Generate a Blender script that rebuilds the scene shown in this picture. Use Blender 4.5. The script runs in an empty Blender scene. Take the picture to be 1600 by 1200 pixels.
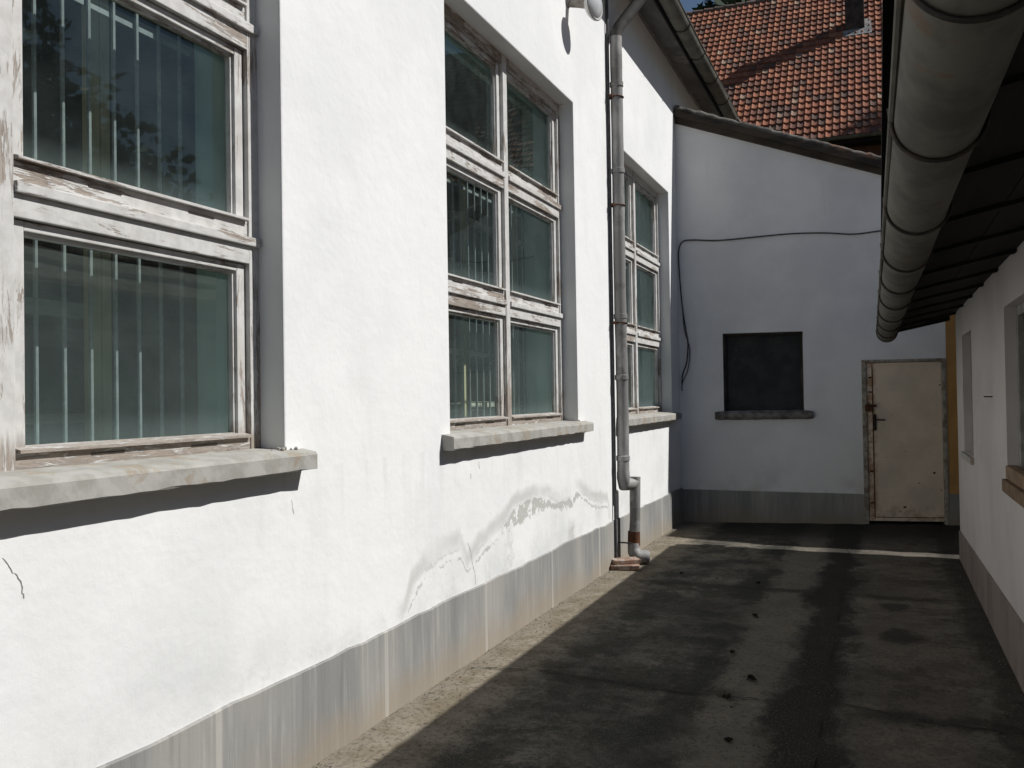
import bpy, bmesh, math, random
from mathutils import Vector, Matrix
random.seed(7)
R = math.radians
SC = bpy.context.scene
C = SC.collection
# ------------------------------------------------------------------ camera
cd = bpy.data.cameras.new('camera'); cam = bpy.data.objects.new('camera', cd); C.objects.link(cam)
cd.sensor_width = 36; cd.lens = 31.5; cd.clip_start = 0.05; cd.clip_end = 600
yaw, pitch, roll = 0.3893, 0.01525, -0.01555
fw = Vector((-math.sin(yaw)*math.cos(pitch), math.cos(yaw)*math.cos(pitch), math.sin(pitch)))
rt = Vector((math.cos(yaw), math.sin(yaw), 0)); up = rt.cross(fw)
RR = rt*math.cos(roll)+up*math.sin(roll); UU = -rt*math.sin(roll)+up*math.cos(roll)
M = Matrix(((RR.x, UU.x, -fw.x, 0), (RR.y, UU.y, -fw.y, 0), (RR.z, UU.z, -fw.z, 1.55), (0, 0, 0, 1)))
cam.matrix_world = M
SC.camera = cam
# ------------------------------------------------------------------ light
SUN = Vector((1, .40, 1.155)).normalized()
el = math.asin(SUN.z); az = math.atan2(SUN.x, SUN.y)
w = bpy.data.worlds.new('World'); SC.world = w; w.use_nodes = True
nt = w.node_tree; bg = nt.nodes['Background']
sky = nt.nodes.new('ShaderNodeTexSky'); sky.sky_type = 'NISHITA'; sky.sun_disc = False
sky.sun_elevation = el; sky.sun_rotation = az; sky.air_density = 1.0; sky.dust_density = 0.4; sky.ozone_density = 1.5
nt.links.new(sky.outputs[0], bg.inputs[0]); bg.inputs[1].default_value = 0.05
sd = bpy.data.lights.new('sun', 'SUN'); sd.energy = 5.0; sd.angle = R(0.53); sd.color = (1, .985, .955)
so = bpy.data.objects.new('sun', sd); C.objects.link(so)
so.rotation_euler = (-SUN).to_track_quat('-Z', 'Y').to_euler()
SC.view_settings.view_transform = 'Standard'; SC.view_settings.look = 'None'
SC.view_settings.exposure = 0.0; SC.view_settings.gamma = 1
try: SC.cycles.max_bounces = 10; SC.cycles.transparent_max_bounces = 16
except Exception: pass

# ------------------------------------------------------------------ mesh helpers
def obj(name, bm, mats, parent=None, smooth=False, label=None, keep=False):
    me = bpy.data.meshes.new(name)
    if not keep: bmesh.ops.recalc_face_normals(bm, faces=bm.faces)
    bm.to_mesh(me); bm.free()
    if not isinstance(mats, (list, tuple)): mats = [mats]
    for m in mats: me.materials.append(m)
    if smooth:
        for p in me.polygons: p.use_smooth = True
        try: me.set_sharp_from_angle(angle=R(35))
        except Exception: pass
    o = bpy.data.objects.new(name, me); C.objects.link(o)
    if parent is not None: o.parent = parent
    if label: o['label'] = label
    return o
def empty(name, label, cat, group=None):
    o = bpy.data.objects.new(name, None); C.objects.link(o)
    o['label'] = label; o['category'] = cat
    if group: o['group'] = group
    return o
def tag(o, label, cat, group=None):
    o['label'] = label; o['category'] = cat
    if group: o['group'] = group
    return o
def B(): return bmesh.new()
def box(bm, x0, x1, y0, y1, z0, z1, bev=0, mi=0, T=None):
    vs = [Vector((x, y, z)) for x in (x0, x1) for y in (y0, y1) for z in (z0, z1)]
    v = [bm.verts.new(T(p) if T else p) for p in vs]
    fs = [bm.faces.new([v[i] for i in f]) for f in ((0,1,3,2),(4,6,7,5),(0,4,5,1),(2,3,7,6),(0,2,6,4),(1,5,7,3))]
    for f in fs: f.material_index = mi
    if bev:
        es = list({e for f in fs for e in f.edges})
        r = bmesh.ops.bevel(bm, geom=es, offset=bev, segments=2, profile=.6, affect='EDGES')
        for f in r['faces']: f.material_index = mi
def prism(bm, pts, h, mi=0):
    """pts: list of 3D points (loop), h: extrusion vector"""
    h = Vector(h); a = [bm.verts.new(Vector(p)) for p in pts]; b = [bm.verts.new(Vector(p)+h) for p in pts]
    n = len(pts); fs = [bm.faces.new(a), bm.faces.new(b[::-1])]
    for i in range(n): fs.append(bm.faces.new((a[i], b[i], b[(i+1) % n], a[(i+1) % n])))
    for f in fs: f.material_index = mi
def quad(bm, *pts, mi=0):
    f = bm.faces.new([bm.verts.new(Vector(p)) for p in pts]); f.material_index = mi; return f
def tube(bm, path, r, n=16, cap=True, mi=0, sx=1.0):
    path = [Vector(p) for p in path]; rings = []
    rr = r if isinstance(r, (list, tuple)) else [r]*len(path)
    prev = None
    for i, p in enumerate(path):
        t = (path[min(i+1, len(path)-1)]-path[max(i-1, 0)]).normalized()
        a = prev if prev is not None else (Vector((0, 0, 1)) if abs(t.z) < .9 else Vector((1, 0, 0)))
        u = (a-t*a.dot(t)).normalized(); prev = u; v = t.cross(u)
        rings.append([bm.verts.new(p+(u*math.cos(2*math.pi*k/n)*sx+v*math.sin(2*math.pi*k/n))*rr[i]) for k in range(n)])
    for i in range(len(rings)-1):
        for k in range(n):
            f = bm.faces.new((rings[i][k], rings[i][(k+1) % n], rings[i+1][(k+1) % n], rings[i+1][k])); f.material_index = mi
    if cap:
        for rg in (rings[0][::-1], rings[-1]):
            f = bm.faces.new(rg); f.material_index = mi
def arc_sheet(bm, y0, y1, cx, cz, r, a0, a1, n=14, th=.003, ny=1, wob=0, tz=lambda y: 0):
    """half-round gutter: an arc in XZ swept along Y, with a little thickness"""
    ys = [y0+(y1-y0)*i/ny for i in range(ny+1)]
    def ring(y, rad):
        return [bm.verts.new((cx+rad*math.cos(R(a0+(a1-a0)*k/n))+wob*math.sin(y*1.7), y, cz+rad*math.sin(R(a0+(a1-a0)*k/n))+tz(y)+wob*math.sin(y*2.3+1))) for k in range(n+1)]
    O = [ring(y, r) for y in ys]; I = [ring(y, r-th) for y in ys]
    for i in range(ny):
        for k in range(n):
            bm.faces.new((O[i][k], O[i][k+1], O[i+1][k+1], O[i+1][k])); bm.faces.new((I[i][k], I[i+1][k], I[i+1][k+1], I[i][k+1]))
        for k in (0, n): bm.faces.new((O[i][k], O[i+1][k], I[i+1][k], I[i][k]))
    for i in (0, ny):
        for k in range(n): bm.faces.new((O[i][k], I[i][k], I[i][k+1], O[i][k+1]))
def curve_pts(pts, n=8):
    pts = [Vector(p) for p in pts]; out = []
    for i in range(len(pts)-1):
        p0 = pts[max(i-1, 0)]; p1 = pts[i]; p2 = pts[i+1]; p3 = pts[min(i+2, len(pts)-1)]
        for k in range(n):
            t = k/n
            out.append(.5*((2*p1)+(p2-p0)*t+(2*p0-5*p1+4*p2-p3)*t*t+(3*p1-p0-3*p2+p3)*t**3))
    out.append(pts[-1]); return out

# ------------------------------------------------------------------ material helpers
class NT:
    def __init__(s, name, rough=.8, spec=.3, metal=0):
        s.m = bpy.data.materials.new(name); s.m.use_nodes = True; s.t = s.m.node_tree; s.b = s.t.nodes['Principled BSDF']
        s.b.inputs['Roughness'].default_value = rough; s.b.inputs['Specular IOR Level'].default_value = spec; s.b.inputs['Metallic'].default_value = metal
        g = s.t.nodes.new('ShaderNodeNewGeometry'); s.P = g.outputs['Position']; s.geo = g
    def link(s, a, b): s.t.links.new(a, b)
    def inp(s, sock, v):
        if isinstance(v, bpy.types.NodeSocket): s.link(v, sock)
        elif v is not None:
            try: sock.default_value = v
            except Exception: sock.default_value = (*v, 1) if len(v) == 3 else v
    def math(s, op, a, b=None, c=None, clamp=False):
        n = s.t.nodes.new('ShaderNodeMath'); n.operation = op; n.use_clamp = clamp
        s.inp(n.inputs[0], a); s.inp(n.inputs[1], b)
        if c is not None: s.inp(n.inputs[2], c)
        return n.outputs[0]
    def vmul(s, v, k):
        n = s.t.nodes.new('ShaderNodeVectorMath'); n.operation = 'MULTIPLY'; s.inp(n.inputs[0], v); n.inputs[1].default_value = k; return n.outputs[0]
    def vadd(s, v, k):
        n = s.t.nodes.new('ShaderNodeVectorMath'); n.operation = 'ADD'; s.inp(n.inputs[0], v); s.inp(n.inputs[1], k); return n.outputs[0]
    def sep(s, v=None):
        n = s.t.nodes.new('ShaderNodeSeparateXYZ'); s.link(v or s.P, n.inputs[0]); return n.outputs
    def noise(s, sc, det=4, rough=.55, vec=None, k=None, dist=0, off=None):
        v = vec or s.P
        if k: v = s.vmul(v, k)
        if off: v = s.vadd(v, off)
        n = s.t.nodes.new('ShaderNodeTexNoise'); s.link(v, n.inputs['Vector']); n.inputs['Scale'].default_value = sc
        n.inputs['Detail'].default_value = det; n.inputs['Roughness'].default_value = rough; n.inputs['Distortion'].default_value = dist
        return n.outputs['Fac']
    def ramp(s, f, stops, interp='LINEAR'):
        n = s.t.nodes.new('ShaderNodeValToRGB'); s.link(f, n.inputs[0]); n.color_ramp.interpolation = interp
        e = n.color_ramp.elements
        while len(e) < len(stops): e.new(.5)
        for i, (p, c) in enumerate(stops):
            e[i].position = p; e[i].color = (c, c, c, 1) if isinstance(c, (int, float)) else (*c, 1)
        return n.outputs[0]
    def step(s, f, a, b):   # smooth 0..1 from a to b
        n = s.t.nodes.new('ShaderNodeMapRange'); n.interpolation_type = 'SMOOTHSTEP'; s.inp(n.inputs[0], f)
        n.inputs[1].default_value = min(a, b); n.inputs[2].default_value = max(a, b)
        n.inputs[3].default_value = 0 if a < b else 1; n.inputs[4].default_value = 1 if a < b else 0
        return n.outputs[0]
    def mix(s, f, a, b, mode='MIX'):
        n = s.t.nodes.new('ShaderNodeMix'); n.data_type = 'RGBA'; n.blend_type = mode
        s.inp(n.inputs[0], f)
        for sk, v in ((n.inputs[6], a), (n.inputs[7], b)):
            if isinstance(v, bpy.types.NodeSocket): s.link(v, sk)
            else: sk.default_value = (*v, 1)
        return n.outputs[2]
    def col(s, c):
        if isinstance(c, bpy.types.NodeSocket): s.link(c, s.b.inputs['Base Color'])
        else: s.b.inputs['Base Color'].default_value = (*c, 1)
    def bump(s, h, st=.3, d=.01, prev=None):
        n = s.t.nodes.new('ShaderNodeBump'); s.link(h, n.inputs['Height']); n.inputs['Strength'].default_value = st; n.inputs['Distance'].default_value = d
        if prev: s.link(prev, n.inputs['Normal'])
        s.link(n.outputs[0], s.b.inputs['Normal']); return n.outputs[0]
    def band(s, v, c, w, soft=.3):   # 1 inside |v-c|<w
        d = s.math('ABSOLUTE', s.math('SUBTRACT', v, c)); return s.step(d, w*(1+soft), w*(1-soft))
def rgb(r, g, b): return (r, g, b)

# white lime wash on the long wall, with the damp tide mark near the downpipe
def mat_left_wall():
    m = NT('lime_wash_white', .92, .15); x, y, z = m.sep()
    n1 = m.noise(1.1, 5); n2 = m.noise(9, 5, .65); n3 = m.noise(3.2, 4, .6, k=(1, 1, .25))
    c = m.mix(m.step(n1, .4, .68), (.80, .80, .79), (.74, .745, .74))
    n6 = m.noise(.55, 6, .6, off=(3, 7, 1)); c = m.mix(m.math('MULTIPLY', m.step(n6, .50, .62), .5), c, (.71, .715, .72))
    c = m.mix(m.math('MULTIPLY', m.step(m.noise(30, 5, .75), .60, .72), .25), c, (.62, .62, .61))
    c = m.mix(m.math('MULTIPLY', m.step(n3, .52, .75), .5), c, (.72, .72, .71))
    low = m.math('MULTIPLY', m.step(z, 1.0, .35), m.step(n1, .42, .62))
    c = m.mix(m.math('MULTIPLY', low, .7), c, (.60, .61, .61))
    # tide mark: lookup of the mark's height along the wall
    pts = [(3.4, .36), (3.74, .43), (4.02, .46), (4.12, .60), (4.24, .67), (4.43, .72), (4.71, .72), (4.80, .60), (4.92, .66), (5.16, .72), (5.4, .79), (5.61, .86), (6.13, .86), (6.5, .80), (6.74, .80), (6.85, .84), (6.95, .83), (7.31, .70), (7.74, .64), (7.86, .40), (8.0, .3)]
    t = m.math('MULTIPLY', m.math('SUBTRACT', y, 3.4), 1/4.6, clamp=True)
    g = m.ramp(t, [((p-3.4)/4.6, v) for p, v in pts])
    wob = m.math('MULTIPLY', m.math('SUBTRACT', m.noise(7, 5, .6), .5), .10)
    d = m.math('SUBTRACT', m.math('ADD', z, wob), g)          # >0 above the mark
    on = m.math('MULTIPLY', m.step(y, 3.9, 4.1), m.step(y, 7.95, 7.75))
    patch = m.noise(5.5, 7, .75)
    ln = m.noise(1.7, 3, .5, off=(0, 11, 0)); fine = m.noise(16, 7, .8)
    dd = m.math('ADD', d, m.math('MULTIPLY', m.math('SUBTRACT', fine, .5), .09))
    line = m.math('MULTIPLY', m.math('MULTIPLY', m.band(m.math('ADD', d, m.math('MULTIPLY', m.math('SUBTRACT', m.noise(2.4, 4, .6), .5), .09)), .012, .042, .85), m.step(ln, .26, .5)), on)
    edge = m.math('MULTIPLY', m.math('MULTIPLY', m.band(dd, -.038, .006, .8), m.step(m.noise(4, 5, .7), .42, .55)), on)
    wide = m.math('ADD', .004, m.math('MULTIPLY', m.math('ADD', m.band(y, 5.75, .35, .8), m.math('MULTIPLY', m.band(y, 6.6, .25, .8), .5)), .055))
    q = m.math('ABSOLUTE', m.math('ADD', dd, .09)); inner = m.math('MULTIPLY', m.math('MULTIPLY', m.step(m.math('SUBTRACT', q, wide), .012, -.006), m.step(patch, .45, .49)), on)
    fl = m.math('MULTIPLY', m.math('MULTIPLY', m.step(d, -.05, -.14), m.step(m.noise(4.5, 9, .82, k=(1, 1, .6), off=(1, 2, 3)), .55, .66)), on)
    fan = m.math('MULTIPLY', m.math('MULTIPLY', m.band(m.math('ADD', y, m.math('MULTIPLY', wob, .8)), 6.72, .08, .5), m.step(z, .62, .5)), m.step(patch, .42, .5))
    c = m.mix(m.math('MULTIPLY', line, .70), c, (.50, .49, .465))
    c = m.mix(m.math('MULTIPLY', edge, .55), c, (.47, .46, .435))
    c = m.mix(m.math('MULTIPLY', inner, .85), c, (.43, .42, .39))
    c = m.mix(m.math('MULTIPLY', fan, .7), c, (.45, .44, .41))
    c = m.mix(m.math('MULTIPLY', fl, .45), c, (.52, .51, .49))
    # grime washed down below the sills
    sg = m.math('MULTIPLY', m.step(z, .75, 1.25), m.math('MULTIPLY', m.step(z, 1.27, 1.262), m.step(m.noise(9, 4, .6, k=(1, 1, .08)), .52, .72)))
    c = m.mix(m.math('MULTIPLY', sg, .22), c, (.50, .49, .46))
    sp_ = m.math('MULTIPLY', m.step(z, .62, .43), m.step(m.noise(14, 6, .75), .50, .66)); c = m.mix(m.math('MULTIPLY', sp_, .22), c, (.50, .47, .42))
    # faint rain runs and hairline cracks
    m.col(c)
    h = m.math('ADD', m.math('MULTIPLY', n2, .5), m.math('MULTIPLY', n1, 2.0))
    h = m.math('SUBTRACT', h, m.math('ADD', m.math('MULTIPLY', inner, .25), m.math('MULTIPLY', fl, .2)))
    h = m.math('ADD', h, m.math('MULTIPLY', m.noise(2.2, 4, .55, k=(1, .7, 1.2)), .8)); m.bump(h, .45, .014)
    return m.m
def mat_white(name, a, b, dirt=(.45, .42, .38), dz=(.3, .8)):
    m = NT(name, .92, .15); x, y, z = m.sep()
    n1 = m.noise(1.3, 5); n2 = m.noise(11, 5, .65)
    c = m.mix(m.step(n1, .38, .66), a, b)
    st = m.math('MULTIPLY', m.step(z, dz[1], dz[0]), m.step(m.noise(3, 5, .6), .45, .7))
    c = m.mix(m.math('MULTIPLY', st, .45), c, dirt)
    st2 = m.math('MULTIPLY', m.step(m.noise(5, 4, .6, k=(1, 1, .15)), .62, .78), .25)
    c = m.mix(st2, c, dirt); m.col(c)
    m.bump(m.math('ADD', m.math('MULTIPLY', n2, .6), n1), .35, .012); return m.m
def mat_plinth():
    m = NT('washed_concrete_plinth', .85, .25); x, y, z = m.sep()
    ax = m.math('ADD', y, m.math('MULTIPLY', x, .6))
    n1 = m.noise(2.5, 5, k=(1, 1, .25)); n2 = m.noise(34, 5, .7, k=(1, 1, .04)); n3 = m.noise(40, 4)
    c = m.mix(m.step(n1, .35, .65), (.22, .22, .215), (.325, .315, .295))
    c = m.mix(m.math('MULTIPLY', m.step(n2, .5, .68), .45), c, (.42, .41, .38))
    c = m.mix(m.math('MULTIPLY', m.step(n2, .46, .3), .35), c, (.15, .15, .145))
    # damp, sand coloured foot with an uneven upper edge
    zz = m.math('ADD', z, m.math('MULTIPLY', m.math('SUBTRACT', m.noise(2.2, 4), .5), .35))
    c = m.mix(m.math('MULTIPLY', m.step(zz, .24, .0), .6), c, (.29, .235, .165))
    # pale mortar at the joints between cast panels, at 1.2 m
    j = m.math('ABSOLUTE', m.math('SUBTRACT', m.math('PINGPONG', m.math('SUBTRACT', y, 2.632), .6), 0))
    jj = m.math('MULTIPLY', m.step(j, .020, .013), m.step(x, -2.1, -2.2))
    c = m.mix(m.math('MULTIPLY', jj, .45), c, (.50, .48, .44)); m.col(c)
    m.bump(m.math('ADD', n2, m.math('MULTIPLY', n3, .4)), .35, .006); return m.m
def mat_floor():
    m = NT('stained_yard_concrete', .9, .2); x, y, z = m.sep()
    n1 = m.noise(1.1, 8, .66); n2 = m.noise(5, 8, .74); n3 = m.noise(38, 5, .75); n5 = m.noise(110, 3, .7)
    c = m.mix(m.step(n1, .36, .62), (.074, .067, .057), (.168, .149, .122))
    c = m.mix(m.math('MULTIPLY', m.step(n2, .47, .57), .55), c, (.040, .036, .030))
    c = m.mix(m.math('MULTIPLY', m.step(m.noise(2.1, 7, .7, off=(4, 4, 0)), .54, .66), .45), c, (.150, .118, .082))
    def line_x(cx, wdt, strength, colr, amp, sc, off, gap=None):
        nonlocal c
        xx = m.math('ADD', x, m.math('MULTIPLY', m.math('SUBTRACT', m.noise(sc, 9, .74, k=(1, .55, 1), off=(off, 0, 0)), .5), amp*2))
        f = m.step(m.math('ABSOLUTE', m.math('SUBTRACT', xx, cx)), wdt*1.15, wdt*.45)
        if gap: f = m.math('MULTIPLY', f, m.step(m.noise(gap, 5, .7, off=(off*2, 3, 0)), .40, .54))
        c = m.mix(m.math('MULTIPLY', f, strength), c, colr)
    line_x(-.68, .20, .55, (.190, .168, .132), .30, 2.2, 3)
    line_x(.12, .30, .38, (.150, .122, .098), .40, 1.8, 9)
    line_x(-.36, .17, .93, (.016, .015, .012), .34, 2.6, 5)
    line_x(-.97, .15, .85, (.018, .019, .015), .36, 2.8, 12, .9)
    line_x(.60, .13, .7, (.024, .021, .018), .25, 3, 15)
    f = m.math('MULTIPLY', m.step(x, -.85, -1.1), m.step(m.noise(2.2, 9, .78, off=(2, 8, 0)), .46, .55))
    c = m.mix(m.math('MULTIPLY', f, .78), c, (.024, .026, .020))
    f = m.math('MULTIPLY', m.step(x, -.2, .1), m.step(m.noise(1.7, 9, .78, off=(9, 1, 0)), .50, .60)); c = m.mix(m.math('MULTIPLY', f, .6), c, (.032, .026, .021))
    # moss and black dirt hugging the slab joints that cross the yard
    for jy, x0, x1 in ((4.70, -2.1, -.6), (7.35, -2.0, -.3), (4.66, -.3, .7), (7.33, -.3, .5)):
        yy = m.math('ADD', y, m.math('MULTIPLY', m.math('SUBTRACT', m.noise(4, 8, .75, off=(x0, 2, 0)), .5), .45))
        g = m.math('MULTIPLY', m.band(yy, jy, .07, .8), m.math('MULTIPLY', m.step(x, x0, x0+.3), m.step(x, x1, x1-.2)))
        c = m.mix(m.math('MULTIPLY', g, .75), c, (.018, .018, .014))
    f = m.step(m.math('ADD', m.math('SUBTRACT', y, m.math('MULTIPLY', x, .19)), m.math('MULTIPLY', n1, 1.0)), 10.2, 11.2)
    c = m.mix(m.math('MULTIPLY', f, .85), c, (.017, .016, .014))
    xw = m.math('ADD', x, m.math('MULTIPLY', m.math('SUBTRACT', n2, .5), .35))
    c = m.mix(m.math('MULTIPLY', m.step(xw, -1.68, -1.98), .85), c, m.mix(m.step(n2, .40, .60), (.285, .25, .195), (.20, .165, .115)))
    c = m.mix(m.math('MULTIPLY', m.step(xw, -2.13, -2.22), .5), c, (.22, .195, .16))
    dk = m.math('MULTIPLY', m.step(m.noise(9, 7, .78, off=(3, 3, 3)), .56, .64), m.step(x, -2.3, -1.9)); c = m.mix(m.math('MULTIPLY', dk, .5), c, (.028, .026, .021))
    for sx, sy, r in ((.085, 6.2, .15), (.07, 7.0, .12)):
        dx = m.math('SUBTRACT', x, sx); dy = m.math('MULTIPLY', m.math('SUBTRACT', y, sy), .7)
        rr = m.math('ADD', m.math('SQRT', m.math('ADD', m.math('MULTIPLY', dx, dx), m.math('MULTIPLY', dy, dy))), m.math('MULTIPLY', m.math('SUBTRACT', n2, .5), .35))
        c = m.mix(m.math('MULTIPLY', m.step(rr, r*1.1, r*.5), .8), c, (.020, .018, .015))
    c = m.mix(m.math('MULTIPLY', m.step(n3, .51, .62), .6), c, (.030, .027, .022))
    c = m.mix(m.math('MULTIPLY', m.step(n5, .56, .66), .45), c, (.24, .215, .175))
    sp_ = m.step(m.noise(60, 3, .6), .70, .75); c = m.mix(m.math('MULTIPLY', sp_, .5), c, (.36, .34, .29))
    m.col(c); m.bump(m.math('ADD', m.math('MULTIPLY', n2, 1.4), m.math('ADD', n3, m.math('MULTIPLY', n5, .6))), .7, .009)
    return m.m
def mat_paint(name, k, amount=.5):
    """flaking white paint over grey-brown weathered softwood; k squeezes the grain along the board"""
    m = NT(name, .75, .3); x, y, z = m.sep()
    g1 = m.noise(60, 6, .68, k=k, dist=1.0); g2 = m.noise(11, 7, .78, k=k, dist=.5); g3 = m.noise(2.2, 3)
    wood = m.mix(m.step(g1, .35, .65), (.17, .135, .11), (.36, .31, .265))
    paint = m.mix(m.step(m.noise(18, 4), .35, .7), (.60, .59, .57), (.50, .49, .47))
    f = m.math('ADD', m.math('MULTIPLY', g2, .75), m.math('ADD', m.math('MULTIPLY', g1, .22), m.math('MULTIPLY', g3, .30)))
    th = .70-.07*amount
    mask = m.step(f, th-.012, th+.02)
    # weather is worst on the lowest rail
    low = m.step(m.math('ADD', z, m.math('MULTIPLY', m.math('SUBTRACT', g2, .5), .30)), 1.47, 1.39)
    mask = m.math('MAXIMUM', mask, m.math('MULTIPLY', low, m.step(g1, .36, .5)))
    c = m.mix(mask, paint, wood)
    c = m.mix(m.math('MULTIPLY', m.step(g1, .54, .68), .38), c, (.36, .33, .30))
    c = m.mix(m.math('MULTIPLY', m.step(m.noise(3.3, 5, .6, off=(5, 5, 5)), .52, .68), .35), c, (.42, .38, .34))
    m.col(c); m.bump(m.math('SUBTRACT', m.math('MULTIPLY', g1, .4), mask), .5, .003); return m.m
def mat_glass():
    m = bpy.data.materials.new('dusty_window_glass'); m.use_nodes = True; t = m.node_tree; t.nodes.clear()
    out = t.nodes.new('ShaderNodeOutputMaterial'); tr = t.nodes.new('ShaderNodeBsdfTransparent'); tr.inputs[0].default_value = (.80, .885, .865, 1)
    gl = t.nodes.new('ShaderNodeBsdfGlossy'); gl.inputs['Roughness'].default_value = .015; gl.inputs[0].default_value = (.80, .97, .93, 1)
    df = t.nodes.new('ShaderNodeBsdfDiffuse'); df.inputs[0].default_value = (.44, .56, .54, 1)
    m1 = t.nodes.new('ShaderNodeMixShader'); m2 = t.nodes.new('ShaderNodeMixShader')
    g = t.nodes.new('ShaderNodeNewGeometry')
    def mt(op, a, b):
        q = t.nodes.new('ShaderNodeMath'); q.operation = op; q.use_clamp = (op == 'MULTIPLY_ADD')
        for i_, v_ in enumerate((a, b)):
            if isinstance(v_, bpy.types.NodeSocket): t.links.new(v_, q.inputs[i_])
            else: q.inputs[i_].default_value = v_
        return q
    dt = t.nodes.new('ShaderNodeVectorMath'); dt.operation = 'DOT_PRODUCT'; t.links.new(g.outputs['Incoming'], dt.inputs[0]); t.links.new(g.outputs['Normal'], dt.inputs[1])
    c_ = mt('ABSOLUTE', dt.outputs['Value'], 0); c_ = mt('SUBTRACT', 1.0, c_.outputs[0]); c_ = mt('POWER', c_.outputs[0], 5.0)
    fr = mt('MULTIPLY_ADD', c_.outputs[0], .90); fr.inputs[2].default_value = .075
    n = t.nodes.new('ShaderNodeTexNoise'); n.inputs['Scale'].default_value = 6; n.inputs['Detail'].default_value = 5
    t.links.new(g.outputs['Position'], n.inputs['Vector'])
    mr = t.nodes.new('ShaderNodeMapRange'); mr.inputs[1].default_value = .3; mr.inputs[2].default_value = .7; mr.inputs[3].default_value = .014; mr.inputs[4].default_value = .042
    t.links.new(n.outputs['Fac'], mr.inputs[0])
    # dirt collects in the lower edge of each row of panes
    sp = t.nodes.new('ShaderNodeSeparateXYZ'); t.links.new(g.outputs['Position'], sp.inputs[0])
    a = t.nodes.new('ShaderNodeMath'); a.operation = 'SUBTRACT'; a.inputs[1].default_value = 1.42; t.links.new(sp.outputs[2], a.inputs[0])
    b = t.nodes.new('ShaderNodeMath'); b.operation = 'MODULO'; b.inputs[1].default_value = .888; t.links.new(a.outputs[0], b.inputs[0])
    e = t.nodes.new('ShaderNodeMapRange'); e.inputs[1].default_value = 0; e.inputs[2].default_value = .10; e.inputs[3].default_value = .10; e.inputs[4].default_value = 0; t.links.new(b.outputs[0], e.inputs[0])
    lw = t.nodes.new('ShaderNodeMapRange'); lw.interpolation_type = 'SMOOTHSTEP'; lw.inputs[1].default_value = 1.6; lw.inputs[2].default_value = 2.6; lw.inputs[3].default_value = .055; lw.inputs[4].default_value = 0; t.links.new(sp.outputs[2], lw.inputs[0])
    a0 = mt('ADD', mr.outputs[0], lw.outputs[0])
    ad = t.nodes.new('ShaderNodeMath'); ad.operation = 'ADD'; t.links.new(a0.outputs[0], ad.inputs[0]); t.links.new(e.outputs[0], ad.inputs[1])
    bp = t.nodes.new('ShaderNodeBump'); n2 = t.nodes.new('ShaderNodeTexNoise'); n2.inputs['Scale'].default_value = 1.6; t.links.new(g.outputs['Position'], n2.inputs['Vector'])
    t.links.new(n2.outputs['Fac'], bp.inputs['Height']); bp.inputs['Strength'].default_value = .10; bp.inputs['Distance'].default_value = .02; t.links.new(bp.outputs[0], gl.inputs['Normal'])
    t.links.new(fr.outputs[0], m1.inputs[0]); t.links.new(tr.outputs[0], m1.inputs[1]); t.links.new(gl.outputs[0], m1.inputs[2])
    t.links.new(ad.outputs[0], m2.inputs[0]); t.links.new(m1.outputs[0], m2.inputs[1]); t.links.new(df.outputs[0], m2.inputs[2])
    t.links.new(m2.outputs[0], out.inputs[0]); return m
def mat_simple(name, a, b, sc=8, rough=.7, metal=0, spec=.3, bump=.2, k=None, th=(.4, .62), d=.004, extra=None):
    m = NT(name, rough, spec, metal); n = m.noise(sc, 5, .62, k=k); n2 = m.noise(sc*5, 4, .6, k=k)
    c = m.mix(m.step(n, *th), a, b)
    if extra:
        col, t0, amt = extra; c = m.mix(m.math('MULTIPLY', m.step(m.noise(sc*.6, 6, .7, off=(4, 2, 7)), t0, t0+.06), amt), c, col)
    m.col(c); m.bump(m.math('ADD', n, m.math('MULTIPLY', n2, .5)), bump, d); return m.m
def mat_door():
    m = NT('rusting_cream_door_paint', .6, .35); x, y, z = m.sep()
    n = m.noise(3, 5); r = m.noise(9, 6, .75); r2 = m.noise(22, 5, .7)
    c = m.mix(m.step(n, .35, .65), (.78, .66, .52), (.66, .56, .44))
    c = m.mix(m.step(r2, .66, .70), c, (.13, .055, .022))
    ed = m.math('MULTIPLY', m.step(x, -.02, -.09), m.step(r, .42, .58)); c = m.mix(m.math('MULTIPLY', ed, .75), c, (.36, .17, .07))
    low = m.math('MULTIPLY', m.step(z, .3, .05), m.step(r, .45, .62))
    c = m.mix(m.math('MULTIPLY', low, .6), c, (.28, .15, .07)); m.col(c); m.bump(r, .3, .003); return m.m
def mat_tile():
    m = NT('weathered_clay_tile', .85, .2)
    at = m.t.nodes.new('ShaderNodeAttribute'); at.attribute_name = 'tone'
    f = at.outputs['Fac']
    c = m.ramp(f, [(0, (.12, .075, .06)), (.10, (.20, .085, .055)), (.35, (.30, .115, .068)), (.7, (.34, .14, .08)), (.93, (.38, .18, .105)), (1, (.31, .21, .15))])
    n = m.noise(9, 5, .65); c = m.mix(m.math('MULTIPLY', m.step(n, .5, .7), .45), c, (.12, .07, .05)); m.col(c); m.bump(n, .3, .01); return m.m
def mat_leaf(name, a, b):
    m = NT(name, .7, .25); at = m.t.nodes.new('ShaderNodeAttribute'); at.attribute_name = 'tone'
    m.col(m.mix(at.outputs['Fac'], a, b)); return m.m

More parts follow.
